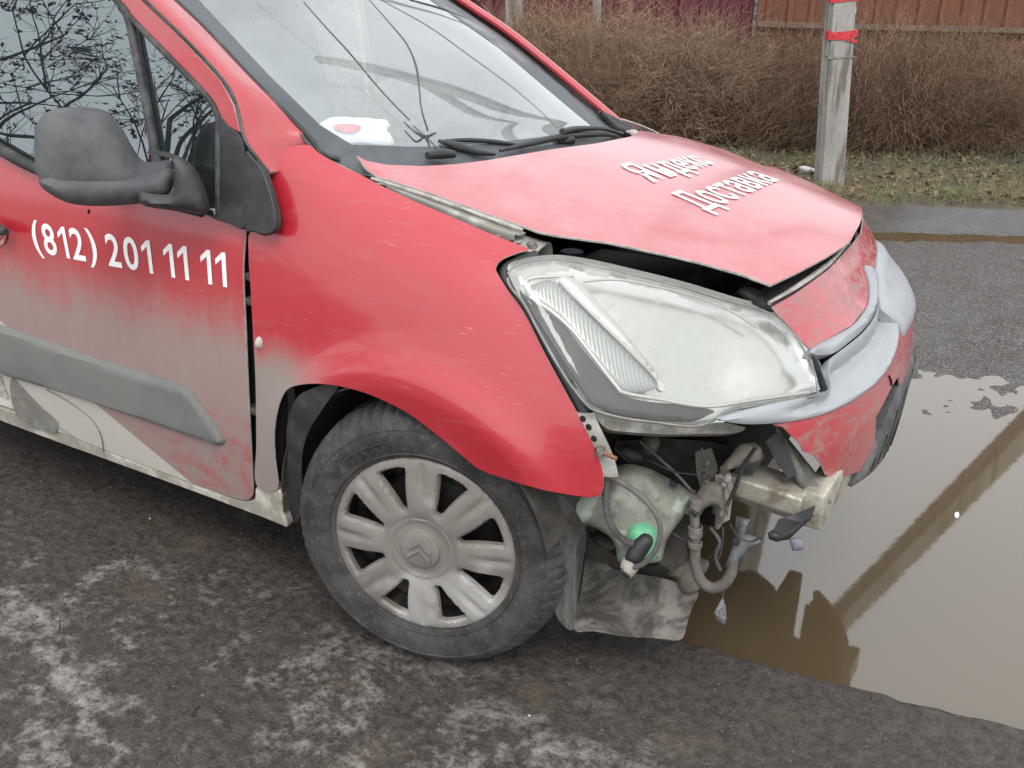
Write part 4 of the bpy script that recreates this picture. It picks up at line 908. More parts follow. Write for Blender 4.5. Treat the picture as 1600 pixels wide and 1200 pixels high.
hz_ = px3(Z6([(745,480),(735,540),(738,600),(740,650),(738,720),(740,790),(765,860),(815,895),(870,880),(905,830),(920,770)]), -.62, -.60)
tube('coolant_hose', hz_, [.016, .011, .010, .011, .012, .012, .0125, .0125, .0125, .012, .010], M_HOSE, van, 12)
for p in ((740, 618), (740, 640), (738, 690)): lathe('hose_clamp', [(.012, -.006), (.0155, -.005), (.0155, .005), (.012, .006)], Matrix.Translation(Vector(at(*Z6([p])[0], Y=-.62))), M_HOSE, van, 16)
inflate('torn_tape', Z6([(880,800),(900,740),(940,640),(955,570),(1000,575),(975,640),(1030,660),(1050,680),(1000,710),(950,760),(925,810)]), at(1155, 850, Y=-.58), (.5, -.8, .2), simple('grey_blue_tape', (.085, .09, .10), .45, dirt=.4), van, .010, .012, .01, .007, 0)
tube('loose_wire', px3(Z6([(870,610),(866,680),(855,740),(830,790)]), -.56, -.56), .0022, M_CABLE, van, 6)
tube('loose_wire', px3(Z6([(930,780),(890,830),(872,880),(870,920),(862,950)]), -.60, -.60), .0018, M_CABLE, van, 6)
inflate('foil_tag', Z6([(868,935),(882,985),(886,1040),(880,1068),(860,1062),(835,1040),(828,1010),(850,970)]), at(1126, 955, Y=-.60), (.5, -.85, .1), simple('crumpled_foil', (.22, .22, .23), .35, .5, var=.5, nscale=120), van, .004, .008, .004, .005, 0)
# torn inner bumper plastic
tp = inflate('torn_bumper_liner', Z6([(1112,128),(1180,200),(1240,275),(1300,350),(1345,420),(1392,500),(1330,505),(1300,535),(1262,530),(1238,450),(1190,330),(1140,240)]), at(1262, 735, Y=-.42), (.75, -.6, .1), simple('torn_grey_plastic', (.06, .058, .053), .6, dirt=.6, dcol=(.17, .16, .14), dscale=10), van, .012, .03, .01, .009, 0)
tube('liner_fold', [at(*p, Y=-.47) for p in Z6([(1130,160),(1180,260),(1215,340),(1255,420),(1290,510)])], [.006, .010, .012, .012, .008], MAT['torn_grey_plastic'], tp, 8)
inflate('beam_bracket', Z6([(1080,640),(1110,620),(1180,600),(1225,560),(1250,550),(1320,530),(1325,545),(1260,590),(1210,640),(1180,668),(1120,680),(1085,668)]), at(1235, 825, Y=-.53), (.6, -.7, .2), M_BLACK, van, .012, .015, .012, .008, 0)
inflate('beam_bracket', Z6([(1180,670),(1205,660),(1240,665),(1252,700),(1240,720),(1195,722)]), at(1240, 850, Y=-.53), (.6, -.7, .2), simple('pale_blue_grey_clip', (.13, .135, .16), .5), van, .006, .01, .006, .007, 0)
tube('loose_wire', [at(*p, Y=-.36) for p in ((1262,818),(1258,800),(1240,790))], .003, M_CABLE, van, 6)

# brackets, wires and clips in the open corner
def plate(nm, px, Y, mat, th=.004, bolts=()):
    o = inflate(nm, px, at(*np.mean(px, 0), Y=Y), (.35, -.9, .25), mat, van, th, .0015, th, .02, 0, None, 25)
    for b in bolts: lathe('bolt', [(0, .007), (.006, .007), (.0075, .005), (.0075, 0), (.011, 0), (.011, -.002)], Matrix.Translation(Vector(at(*b, Y=Y))+Vector((.002, -.006, .001))) @ Matrix.Rotation(math.pi/2+.2, 4, 'X'), M_STEEL, o, 10)
    return o
plate('steel_bracket', [(1118,742),(1142,738),(1146,768),(1140,812),(1122,822),(1116,790)], -.575, M_STEEL, .003, ((1130,756), (1130,800)))
plate('steel_bracket', [(1148,700),(1180,690),(1196,712),(1176,742),(1150,742)], -.50, M_BAYG, .004, ((1168,716),))
plate('steel_bracket', [(1040,764),(1075,772),(1090,786),(1078,806),(1044,790)], -.60, M_GRIME, .004, ((1062,784),))
plate('duct_panel', [(962,690),(1030,684),(1110,690),(1150,700),(1142,730),(1060,742),(990,732),(958,714)], -.47, M_BAYG, .006)
plate('duct_panel', [(1020,800),(1070,812),(1076,860),(1060,900),(1030,880),(1036,840)], -.52, M_BAYG, .005)
plate('torn_plastic_shard', [(1196,690),(1214,676),(1232,706),(1246,742),(1232,748),(1214,724)], -.50, M_BLACK, .003)
plate('torn_plastic_shard', [(1256,742),(1274,752),(1300,786),(1280,792),(1262,774)], -.47, MAT['torn_grey_plastic'], .003)
plate('torn_plastic_shard', [(1216,812),(1250,800),(1274,790),(1270,804),(1244,822),(1222,836),(1208,830)], -.545, M_BLACK, .004)
plate('torn_plastic_shard', [(1150,806),(1176,812),(1170,834),(1158,856),(1148,840)], -.57, M_BLACK, .003)
rnd = random.Random(5)
for k, pts in enumerate(([(960,700),(985,722),(1010,718),(1050,736),(1090,742)], [(1000,690),(1030,716),(1064,748),(1088,776)], [(1180,700),(1160,730),(1150,760),(1136,790)], [(1096,700),(1104,730),(1098,760),(1090,790)],
        [(1030,826),(1052,834),(1072,850),(1080,880)], [(1110,824),(1124,846),(1118,870),(1126,892)], [(1140,818),(1152,838),(1172,846),(1188,840)], [(942,726),(950,738),(946,756),(952,770)])):
    tube('loose_wire', px3(pts, -.62+.02*(k % 3), -.60+.02*(k % 2)), .0022+.0012*(k % 3), M_CABLE if k % 2 else M_BLACK, van, 6)
for (x, y, Y) in ((1052,756,-.62), (1100,744,-.6), (1150,846,-.6), (1084,800,-.63)):
    box('wire_clip', at(x, y, Y=Y), (.016, .012, .010), M_BLACK, van, Matrix.Rotation(rnd.uniform(-.6, .6), 3, 'Y'), .0015)
plate('splash_shield', [(900,800),(1000,782),(1084,806),(1080,860),(1062,912),(1010,902),(960,892),(912,864)], -.47, M_BAYG, .006)
plate('steel_bracket', [(1086,706),(1112,700),(1122,730),(1116,764),(1096,770),(1088,740)], -.53, M_GRIME, .005, ((1104,722), (1104,752)))

# ------------------------------------------------------------------ ground, road, puddle
NR = np.array([-.48, .877]); TR = np.array([.877, .48])
def wt(x, y): return x*NR[0]+y*NR[1], x*TR[0]+y*TR[1]
def xy(w, t): return np.array([NR[0]*w+TR[0]*t, NR[1]*w+TR[1]*t])
def nz(x, y, s, k=0.): return noise.noise(Vector((x*s+k, y*s-k, k*.7)))
def sst(a, b, v):
    t = min(1, max(0, (v-a)/(b-a))); return t*t*(3-2*t)
def edge_y(x): return -.515+.128*x+1.3*sst(.30, -.9, x)+.018*nz(x, 0, 3.1, 2.)+.008*nz(x, 0, 14, 5.)
WATER = -.030
def ground_z(x, y):
    w, t = wt(x, y)
    far_ = max(0, math.hypot(x, y)-12)
    base = .0
    if -3 < x < 3.5 and -3 < y < 0:
        base += .010*nz(x, y, 2.2)+.0045*nz(x, y, 8, 3.)+.0030*nz(x, y, 24, 7.)+.0022*nz(x, y, 60, 1.)
    basin = -.085*sst(0, .075, y-edge_y(x))*(1-sst(.35, .95+.25*nz(x, y, .9, 4.), w)*.52)
    rise = sst(.9, 2.3, w)
    road = -.085*(1-rise)*.0
    z = base+basin
    if y > edge_y(x) and w > .3:
        z = basin*(1-sst(.5, 1.1, w))+(-.0345+.0345*sst(.8, 2.6, w))*sst(.5, 1.1, w)+(.010*nz(x, y, 2.1, 6.)+.010*nz(x, y, 6, 2.)+.008*nz(x, y, 17, 3.)*sst(.5, 1., w))
        z -= .048*math.exp(-((w-3.80)/.16)**2)*(1 if t > -6 else 0)
    if w > 4.45: z += .05*sst(4.5, 4.75, w)+.03*nz(x, y, 1.5, 8.)*sst(4.6, 5.2, w)+.012*nz(x, y, 6, 8.)*sst(4.5, 4.7, w)+.10*sst(6.5, 9, w)
    return z
def spaced(a, b, d, lo, hi, g=1.25):
    c = list(np.arange(a, b, d)); s_ = d
    while c[-1] < hi: s_ *= g; c.append(c[-1]+s_)
    s_ = d
    while c[0] > lo: s_ *= g; c.insert(0, c[0]-s_)
    return c
xs = spaced(-1.7, 1.75, .015, -160, 160)
ys = list(spaced(-2.1, -.30, .015, -160, -.31)); ys = [y for y in ys if y < -.30]+list(np.arange(-.30, 2.6, .032))+list(np.arange(2.6, 7.0, .06)); s_ = .06
while ys[-1] < 170: s_ *= 1.25; ys.append(ys[-1]+s_)
V = [(x, y, ground_z(x, y)) for y in ys for x in xs]; nx_ = len(xs)
Fq = [(j*nx_+i, j*nx_+i+1, (j+1)*nx_+i+1, (j+1)*nx_+i) for j in range(len(ys)-1) for i in range(nx_-1)]
def ground_mat():
    s = NT('dirty_ice_asphalt_and_soil')
    w = s.math('ADD', s.math('MULTIPLY', s.x, float(NR[0])), s.math('MULTIPLY', s.y, float(NR[1])))
    big, mid, fine, grit = s.noise(1.5, 4, .5), s.noise(7.5, 10, .70, (1., 1.25, 1.), .25), s.noise(38, 8, .72), s.noise(230, 4, .7)
    # shoulder: black slush with grey ice showing through and rusty stains
    c = s.mix(s.ramp(fine, .32, .7), (.022, .0175, .0150), (.085, .069, .058))
    c = s.mix(s.ramp(s.noise(3.3, 6, .6), .54, .70, 0., .55), c, (.11, .078, .05))
    near_ = s.ramp(s.math('MULTIPLY_ADD', big, .9, s.math('MULTIPLY', s.y, -1.)), 1.05, 2.2)
    ice = s.math('MULTIPLY_ADD', mid, 1., s.math('MULTIPLY_ADD', s.math('SUBTRACT', fine, .5), .42, s.math('ADD', s.math('MULTIPLY', near_, .12), s.math('MULTIPLY', s.math('SUBTRACT', s.noise(1.1, 3, .5, None, .6), .52), .75))))
    icem = s.ramp(ice, .50, .76); icem = s.math('MULTIPLY', icem, s.ramp(s.math('MULTIPLY', s.y, -1.), .62, 1.05))
    c = s.mix(s.math('MULTIPLY', icem, .92), c, (.37, .34, .315))
    c = s.mix(s.math('MULTIPLY', s.ramp(grit, .58, .70), .6), c, (.022, .019, .017))
    c = s.mix(s.math('MULTIPLY', s.ramp(s.voro(85), .10, .16, 1., 0.), .45), c, (.22, .195, .17))
    sp_ = s.noise(330, 3, .7); c = s.mix(s.ramp(sp_, .56, .66, 0., .45), c, (.20, .18, .165)); c = s.mix(s.ramp(sp_, .34, .44, .55, 0.), c, (.010, .009, .008))
    # road: coarse wet asphalt
    vo = s.voro(75); a = s.mix(s.ramp(vo, .15, .6), (.21, .195, .185), (.065, .06, .057)); a = s.mix(s.ramp(mid, .4, .7, 0., .6), a, (.07, .058, .048))
    a = s.mix(s.ramp(w, 3.9, 4.05), a, s.mix(s.ramp(fine, .3, .7), (.095, .095, .10), (.14, .14, .145)))
    rd = s.math('MULTIPLY', s.ramp(s.math('SUBTRACT', s.y, s.math('MULTIPLY', s.x, .128)), -.50, -.40), s.ramp(s.x, -.1, .3))
    c = s.mix(rd, c, a)
    soil = s.mix(s.ramp(fine, .3, .7), (.035, .026, .018), (.10, .078, .05)); soil = s.mix(s.ramp(mid, .45, .68, 0., .8), soil, (.12, .115, .055))
    c = s.mix(s.ramp(s.math('MULTIPLY_ADD', fine, .12, w), 4.58, 4.66), c, soil)
    wet = s.math('MULTIPLY', s.ramp(s.noise(2.6, 6, .6), .42, .6), s.ramp(w, 1.0, 3.0, 1.25, .3))
    r1 = s.math('MULTIPLY_ADD', icem, .2, .50); r1 = s.math('MULTIPLY', r1, s.ramp(fine, .3, .7, .75, 1.2))
    rr = s.math('MULTIPLY_ADD', wet, -.30, .38)
    r = s.math('ADD', s.math('MULTIPLY', r1, s.math('SUBTRACT', 1., rd)), s.math('MULTIPLY', rr, rd)); r = s.math('MAXIMUM', r, s.ramp(w, 4.5, 4.6, 0., .9))
    s.set(Base_Color=c, Roughness=r)
    hgt = s.math('ADD', s.math('MULTIPLY', grit, .5), s.math('ADD', s.math('MULTIPLY', fine, 1.6), s.math('MULTIPLY', s.math('MULTIPLY', s.ramp(vo, 0., .7, 1., 0.), rd), .9)))
    s.bump(hgt, .75, .010); return s.m
tag(mesh('ground', V, Fq, ground_mat(), None, 80), kind='structure')
def water_mat():
    s = NT('muddy_puddle_water'); n = s.noise(1.4, 3)
    c = s.mix(n, (.080, .057, .032), (.095, .068, .039))
    s.set(Base_Color=c, Roughness=.035, IOR=1.6); s.b.inputs['Specular IOR Level'].default_value = .9
    s.bump(s.noise(20, 3, .5), .022, .004); return s.m
M_WATER = water_mat()
gx, gy = np.linspace(-4, 6, 41), np.linspace(-.75, 3.2, 17)
tag(mesh('puddle', [(x, y, WATER) for y in gy for x in gx], [(j*41+i, j*41+i+1, (j+1)*41+i+1, (j+1)*41+i) for j in range(16) for i in range(40)], M_WATER, None, 80), kind='structure')
V = []
for t in np.linspace(-5.5, 9, 30):
    for w in (3.45, 4.15): V.append((*xy(w, t), WATER+.001))
tag(mesh('puddle', V, [(2*i, 2*i+1, 2*i+3, 2*i+2) for i in range(29)], M_WATER, None, 80), kind='structure')
# loose grit on the shoulder
def pebbles(name, n, fn, mat, smin, smax):
    V, Fc = [], []; base = np.array([(1,0,0),(-1,0,0),(0,1,0),(0,-1,0),(0,0,.7),(0,0,-.7)]); tri = [(0,2,4),(2,1,4),(1,3,4),(3,0,4),(2,0,5),(1,2,5),(3,1,5),(0,3,5)]
    for k in range(n):
        x, y = fn(); s_ = smin+(smax-smin)*random.random()**3; a = random.random()*6
        R_ = np.array([[math.cos(a), -math.sin(a), 0], [math.sin(a), math.cos(a), 0], [0, 0, 1]])
        P = (base*np.array([1, .6+.5*random.random(), .5+.4*random.random()])*(1+.25*np.random.randn(6, 1)))@R_.T*s_+np.array([x, y, ground_z(x, y)+s_*.25])
        Fc += [tuple(len(V)+i for i in t) for t in tri]; V += list(P)
    return tag(mesh(name, V, Fc, mat, None, 0), kind='stuff')
pebbles('grit', 6000, lambda: (random.uniform(-1.6, 1.7), random.uniform(-1.9, -.52)), simple('grit_stone', (.075, .066, .058), .85, var=.6, nscale=15), .0012, .0055)
pebbles('road_gravel', 2600, lambda: tuple(xy(random.uniform(1.4, 3.4), random.uniform(-1.0, 4.2))), simple('road_gravel', (.11, .10, .095), .6, var=.6, nscale=9), .003, .010)
def twig(px, lab):
    pts = [at(x, y, Z=.012) for x, y in px]; o = tube('twig', pts, [.0012, .002, .0012], simple('dark_twig', (.012, .010, .009), .8), None, 5, 3); tag(o, lab, 'twig')
twig([(93,972),(94,980),(92,988)], 'short dark twig lying on the pale icy patch near the road edge')
twig([(311,1102),(305,1110),(300,1120)], 'slanting dark splinter lying on grey slush')
twig([(290,902),(298,908),(306,916)], 'thin straw coloured twig on the rusty stained ground')
for px, s_, lab in (((827,1118), .003, 'tiny cream pebble on the pale ice patch below the hub cap'), ((234,810), .003, 'tiny white pebble on the dark ground below the sill')):
    p = at(*px, Z=.006); bm = bmesh.new(); bmesh.ops.create_icosphere(bm, subdivisions=2, radius=s_)
    for v in bm.verts: v.co *= 1+.3*noise.noise(v.co*300); v.co += Vector(p)
    me = bpy.data.meshes.new('pebble'); bm.to_mesh(me); bm.free(); tag(link('pebble', me, None, [simple('cream_pebble', (.42, .38, .31), .7)]), lab, 'pebble')
p = at(1495, 805, Z=WATER+.004); 
o = inflate('floating_scrap', [(1492,801),(1497,800),(1499,805),(1496,809),(1492,807)], p, (.2, -.3, 1), simple('white_scrap', (.8, .8, .8), .5), None, .004, .006, .002, .004, 2); tag(o, 'tiny white scrap floating on the muddy puddle', 'scrap')

# ------------------------------------------------------------------ concrete poles
def concrete():
    s = NT('weathered_concrete'); n = s.noise(6, 8, .65, (1., 1., .3)); f = s.noise(60, 6)
    c = s.mix(s.ramp(n, .3, .7), (.24, .23, .21), (.36, .35, .32)); c = s.mix(s.ramp(f, .5, .7, 0., .5), c, (.20, .19, .17)); c = s.mix(s.ramp(s.noise(5, 6, .6, (3., 3., .35)), .50, .62, 0., .8), c, (.11, .09, .07))
    s.set(Base_Color=c, Roughness=.9).bump(f, .3, .01); return s.m
M_CONC = concrete()
def beam(name, a, b, wa, wb, mat, parent=None, side_=None, groove=True):
    a, b = np.array(a, float), np.array(b, float); d = (b-a)/np.linalg.norm(b-a)
    s1 = np.array([TR[0], TR[1], 0]) if side_ is None else side_; s1 = s1-d*(s1@d); s1 /= np.linalg.norm(s1); s2 = np.cross(d, s1)
    pr = [(-1, -1), (-.35, -1), (-.28, -.82), (.28, -.82), (.35, -1), (1, -1), (.82, 1), (-.82, 1)] if groove else [(-1, -1), (1, -1), (1, 1), (-1, 1)]
    n = 14; V = []
    for k in range(n+1):
        t = k/n; w = wa+(wb-wa)*t
        for u, v in pr: V.append(a+(b-a)*t+s1*u*w/2+s2*v*w/2*(-1)+np.random.randn(3)*.0015)
    m = len(pr); fs = [(k*m+i, k*m+(i+1) % m, (k+1)*m+(i+1) % m, (k+1)*m+i) for k in range(n) for i in range(m)]+[tuple(range(m)), tuple(n*m+i for i in range(m))[::-1]]
    o = mesh(name, V, fs, mat, parent, 30); bm = bmesh.new(); bm.from_mesh(o.data); bmesh.ops.recalc_face_normals(bm, faces=bm.faces); bm.to_mesh(o.data); bm.free(); return o
b3 = np.array([-.617, 5.514, 0]); T3 = np.array([TR[0], TR[1], 0]); lean = T3*-.078+np.array([0, 0, 1.])
pole = empty('concrete_pole', b3); tag(pole, 'grey concrete utility pole with red tape bands and a slanting brace', 'pole')
def under(o, par): o.parent = par; o.matrix_parent_inverse = Matrix.Translation(par.location).inverted(); return o
M_TAPE = simple('red_tape', (.50, .03, .035), .45, var=.3)
under(beam('shaft', b3-lean*.5, b3+lean*8.5, .20, .16, M_CONC), pole)
j = b3+lean*5.6; under(beam('brace', b3+T3*3.35-np.array([0, 0, .3]), j, .20, .17, M_CONC), pole)
def band(zc, h, tilt, mat, nm, ex=.006):
    wd = .1985-.0044*zc+ex*2; c = b3+lean*zc; n = 9; V = []
    for k in range(2):
        for u, v in ((-1, -1), (-.3, -1.02), (.3, -1), (1, -1), (.84, 1), (-.84, 1)):
            V.append(c+T3*u*wd/2+np.array([NR[0], NR[1], 0])*v*wd/2+np.array([0, 0, (k-.5)*h+tilt*u+random.uniform(-.006, .006)]))
    o = mesh(nm, V, [(i, (i+1) % 6, 6+(i+1) % 6, 6+i) for i in range(6)]+[(5, 4, 3, 2, 1, 0), (6, 7, 8, 9, 10, 11)], mat, None, 30); bm = bmesh.new(); bm.from_mesh(o.data); bmesh.ops.recalc_face_normals(bm, faces=bm.faces); bm.to_mesh(o.data); bm.free(); return under(o, pole)
band(1.14, .055, .012, M_TAPE, 'tape_band'); band(1.125, .02, -.03, M_TAPE, 'tape_band', .009); band(1.385, .04, .005, M_TAPE, 'tape_band')
band(.985, .012, .0, M_STEEL, 'wire_hoop', .004)
under(tube('hanging_string', [b3+lean*1.38+T3*.11-np.array([0, .1, 0]), b3+lean*1.32+T3*.13-np.array([0, .1, 0]), b3+lean*1.24+T3*.12-np.array([0, .1, 0])], .004, M_TEXT, None, 5), pole)
def thin_pole(px, w, wid, lab, h=7):
    v = ray(*px); v2 = CAM+v*((w-CAM[:2]@NR)/(v[:2]@NR)); o = beam('concrete_pole', (v2[0], v2[1], -.2), (v2[0], v2[1], h), wid, wid*.85, M_CONC); tag(o, lab, 'pole'); return o
thin_pole((803, 40), 7.9, .20, 'pale concrete pole in front of the maroon fence behind the van roof pillar')
thin_pole((932, 30), 8.1, .10, 'thin pale post half hidden in the shrubs before the maroon fence')
# overhead cable
def cable(a, b, lab):
    a, b = np.array(a), np.array(b); pts = [a*(1-t)+b*t-np.array([0, 0, .35*4*t*(1-t)]) for t in np.linspace(0, 1, 15)]
    o = tube('overhead_cable', pts, .010, M_BLACK, None, 5, 0); tag(o, lab, 'cable')
cable(b3+lean*8.2, (12.5, 12.6, 6.3), 'black overhead cable running from the braced pole along the road')
cable(b3+lean*8.2, (-12.0, -1.2, 6.5), 'black overhead cable running from the braced pole over the van')

# ------------------------------------------------------------------ fences
def sheetmat(name, c1, c2, rust):
    s = NT(name); n = s.noise(3, 8, .65, (1., 1., .4)); f = s.noise(25, 6)
    c = s.mix(s.ramp(n, .35, .68), c1, c2)
    if rust: c = s.mix(s.ramp(f, .5, .7, 0., .6), c, (.10, .035, .015))
    s.set(Base_Color=c, Roughness=.7 if rust else .45); return s.m
def fence(name, w, t0, n, wid, mat, label, zb, zt, railz):
    root = empty(name, (*xy(w, t0), 0)); tag(root, label, 'fence')
    pr = [(0, 0), (.30, 0), (.38, .035), (.62, .035), (.70, 0), (1, 0)]; k_ = 5; cells = []
    for c in range(k_):
        for u, d in pr[:-1]: cells.append(((c+u)/k_*wid, d))
    cells.append((wid, 0)); m = len(cells); V = []
    for z in (zb, zt):
        for u, d in cells: V.append((TR[0]*u-NR[0]*d, TR[1]*u-NR[1]*d, z))
    V += [(x+NR[0]*.004, y+NR[1]*.004, z) for x, y, z in V]
    fs = [(i, i+1, m+i+1, m+i) for i in range(m-1)]+[(2*m+i+1, 2*m+i, 3*m+i, 3*m+i+1) for i in range(m-1)]
    first = None
    for k in range(n):
        if first is None: o = first = mesh('sheet', V, fs, mat, root, 20)
        else: o = first.copy(); COL.objects.link(o); o.parent = root
        o.location = (*(TR*(k*(wid+.004))), random.uniform(-.02, .02))
    for k in range(0, n+1, 3):
        p = xy(w+.07, t0+k*wid); beam('post', (*p, -.1), (*p, zt), .06, .06, M_STEEL, None, None, False).name = 'post'; o = bpy.context.scene.objects[-1] if False else COL.objects[-1]; under(o, root)
    for z in railz:
        a, b = xy(w-.06, t0), xy(w-.06, t0+n*wid); o = beam('rail', (*a, z), (*b, z), .05, .05, MAT['rail'], None, np.array([0, 0, 1.]), False); under(o, root)
simple('rail', (.16, .085, .055), .8, dirt=.4)
fence('sheet_fence', 8.5, -9.0, 10, 1.1, sheetmat('maroon_sheet', (.105, .010, .024), (.075, .008, .02), False), 'maroon corrugated sheet fence behind the shrubs', .25, 2.2, ())
fence('sheet_fence', 8.4, 2.04, 8, 1.1, sheetmat('rusty_sheet', (.17, .060, .032), (.11, .045, .028), True), 'rusty brown corrugated sheet fence with a rail, behind the shrubs', .30, 2.2, (1.06,))

# ------------------------------------------------------------------ shrubs, verge
def tw_mat(name, c1, c2):
    s = NT(name); n = s.noise(4, 5, .6); f = s.noise(40, 3); c = s.mix(s.ramp(n, .3, .7), c1, c2); oi = s.n.new('ShaderNodeObjectInfo'); c = s.mix(s.math('MULTIPLY', oi.outputs['Random'], .45), c, tuple(x*.45 for x in c1)); c = s.mix(s.ramp(f, .45, .7, 0., .6), c, tuple(min(1, x*1.7) for x in c2)); s.set(Base_Color=c, Roughness=.9); return s.m
M_TWIG = tw_mat('brown_twigs', (.135, .083, .050), (.29, .19, .125)); M_CANE = tw_mat('pale_canes', (.15, .11, .075), (.28, .22, .16))
def strands(n, gen, seg=4):
    """n thin three-sided twigs: gen gives start, direction, length, curl, radius"""
    P = np.zeros((n, seg+1, 3)); R = np.zeros((n, seg+1))
    for k in range(n):
        p, d, L, curl, r_ = gen(); P[k, 0] = p
        for i in range(seg):
            d = d+np.random.randn(3)*curl; d /= np.linalg.norm(d); P[k, i+1] = P[k, i]+d*L/seg
        R[k] = np.linspace(r_, r_*.35, seg+1)
    off = [np.array([math.cos(a), math.sin(a)*.7, math.sin(a)*.7]) for a in (0, 2.1, 4.2)]
    V = np.stack([P+o*R[..., None] for o in off], 2).reshape(-1, 3)
    b = (np.arange(n)[:, None]*(seg+1)+np.arange(seg)[None]).ravel()*3
    Fc = []
    for i in range(3):
        j = (i+1) % 3; Fc.append(np.stack([b+i, b+j, b+3+j, b+3+i], 1))
    return V, np.vstack(Fc)
def shrub_meshes(h, rad, seed, curly):
    np.random.seed(seed)
    def g1():
        a = np.random.rand()*6.28; r_ = rad*.35*np.sqrt(np.random.rand()); d = np.array([math.cos(a)*.42, math.sin(a)*.42, 1.])
        return np.array([r_*math.cos(a), r_*math.sin(a), 0]), d, h*(.6+.35*np.random.rand()), .16, .0075
    canes = strands(46, g1, 6)
    tips = canes[0].reshape(46, 7, 3, 3)[:, :, 0]
    def g2():
        k, i = np.random.randint(46), np.random.randint(1, 7); p = tips[k, i]+np.random.randn(3)*.06; o = np.array([p[0], p[1], 0])/rad*.55
        z = np.random.rand(); d = o+np.array([np.random.randn()*.55, np.random.randn()*.55, .55*np.random.randn()+.45]); d /= np.linalg.norm(d)
        return p, d, .16+.26*np.random.rand(), .30*curly, .0026
    def g3():
        a = np.random.rand()*6.28; r_ = rad*np.sqrt(np.random.rand()); p = np.array([r_*math.cos(a), r_*math.sin(a), np.random.rand()*h*.75*(1.1-.4*r_/rad)])
        d = np.random.randn(3)*.8+np.array([0, 0, .25]); d /= np.linalg.norm(d); return p, d, .14+.24*np.random.rand(), .42*curly, .0024
    def g4():
        k = np.random.randint(46); p = tips[k, np.random.randint(4, 7)]+np.random.randn(3)*.05; d = np.array([np.random.randn()*.35, np.random.randn()*.35, 1.]); d /= np.linalg.norm(d)
        return p, d, .12+.28*np.random.rand(), .16, .0018
    a, b, c4 = strands(2400, g2), strands(2200, g3), strands(700, g4); a = (np.vstack([a[0], c4[0]]), np.vstack([a[1], c4[1]+len(a[0])]))
    out = []
    for nm, (V, Fc) in (('canes', canes), ('twigs', (np.vstack([a[0], b[0]]), np.vstack([a[1], b[1]+len(a[0])])))):
        me = bpy.data.meshes.new(nm); me.from_pydata(V.tolist(), [], Fc.tolist()); me.materials.append(M_CANE if nm == 'canes' else M_TWIG); out.append((nm, me))
    return out
kinds = [shrub_meshes(1.12, .62, 1, 1.), shrub_meshes(.98, .66, 2, 1.35), shrub_meshes(1.20, .55, 3, .8)]
spots = [(w, t) for t in np.arange(-3.4, 6.6, .74) for w in ((7.0, 7.75) if t < 4.2 else (7.75, 8.0))]
random.seed(3)
for i, (w, t) in enumerate(spots):
    w2, t2 = w+random.uniform(-.14, .14), t+random.uniform(-.2, .2); p = xy(w2, t2); k = random.randrange(3)
    e = empty('bare_shrub', (*p, ground_z(*p)-.02), random.uniform(0, 6.28)); sc = random.uniform(.72, 1.06)*(1.05 if t < 2.2 else .95); e.scale = (sc*1.1, sc*1.1, sc)
    front_ = w < 7.3
    look = ('upright brown leafless shrub', 'tangled brown shrub with curly twigs', 'slender wispy brown leafless shrub')[k]; pt = 2.1
    where = ('in the hedge right behind the braced pole' if abs(t2-pt-.3) < .45 else 'in the hedge before the maroon fence' if t2 < 1.9 else 'in the hedge before the rusty fence') + (', front row' if front_ else ', back row')
    tag(e, look+' '+where, 'shrub', look.replace(' brown', '')+' '+where)
    for nm, me in kinds[k]:
        o = bpy.data.objects.new(nm, me); COL.objects.link(o); o.parent = e
def blades():
    w = 4.62+2.6*random.random()**1.3; t = random.uniform(-1.0, 6.0); x, y = xy(w, t)
    if nz(x, y, 1.7, 3.) < -.12+.5*(random.random()-.5): w = 4.62+.4*random.random(); x, y = xy(w, t)
    d = np.array([random.gauss(0, .7), random.gauss(0, .7), .75]); d /= np.linalg.norm(d)
    return np.array([x, y, ground_z(x, y)]), d, random.uniform(.03, .11), .25, .0028
V, Fc = strands(9000, blades, 3)
def grass_mat():
    s = NT('winter_grass'); n = s.noise(3, 4, .6); f = s.noise(60, 2); c = s.mix(s.ramp(n, .42, .6), (.16, .125, .062), (.10, .13, .04)); c = s.mix(s.ramp(f, .5, .7, 0., .7), c, (.26, .22, .13)); s.set(Base_Color=c, Roughness=.8); return s.m
tag(mesh('verge_grass', V, Fc, grass_mat(), None, 0), 'sparse yellow green winter grass along the far road edge', 'grass', kind='stuff')
V, Fc = [], []
for k in range(3800):
    w = 4.66+3.2*random.random(); t = random.uniform(-1.4, 6.2); x, y = xy(w, t); s_ = random.uniform(.012, .035); a = random.random()*6.3; z = ground_z(x, y)+.008
    u = np.array([math.cos(a), math.sin(a), random.gauss(0, .4)])*s_; v = np.array([-math.sin(a), math.cos(a), random.gauss(0, .5)])*s_*.6
    c = np.array([x, y, z+s_*.3]); b = len(V); V += [c-u, c-v*.9+u*.1, c+u, c+v+np.array([0, 0, s_*.2])]; Fc += [(b, b+1, b+2), (b, b+2, b+3)]
tag(mesh('leaf_litter', V, Fc, tw_mat('dead_leaves', (.085, .055, .03), (.20, .145, .085)), None, 0), 'brown dead leaves under the hedge', 'leaves', kind='stuff')
M_LITTER_LIGHT = simple('white_plastic_film', (.62, .63, .64), .35, var=.2, nscale=60)
def litter(px, lab, w=None, hh=.02):  # plastic litter, and white patches standing for light under the fence
    c = np.mean(px, 0); p = at(*c, Z=.07)
    if w: v = ray(*c); p = CAM+v*((w-CAM[:2]@NR)/(v[:2]@NR))
    tag(inflate('plastic_litter', px, p, (.3, -.8, .5), M_LITTER_LIGHT, None, hh, .03, hh, .012, 3, lambda V2, P: np.array([.7+.5*noise.noise(Vector(q*30)) for q in P])), lab, 'litter')
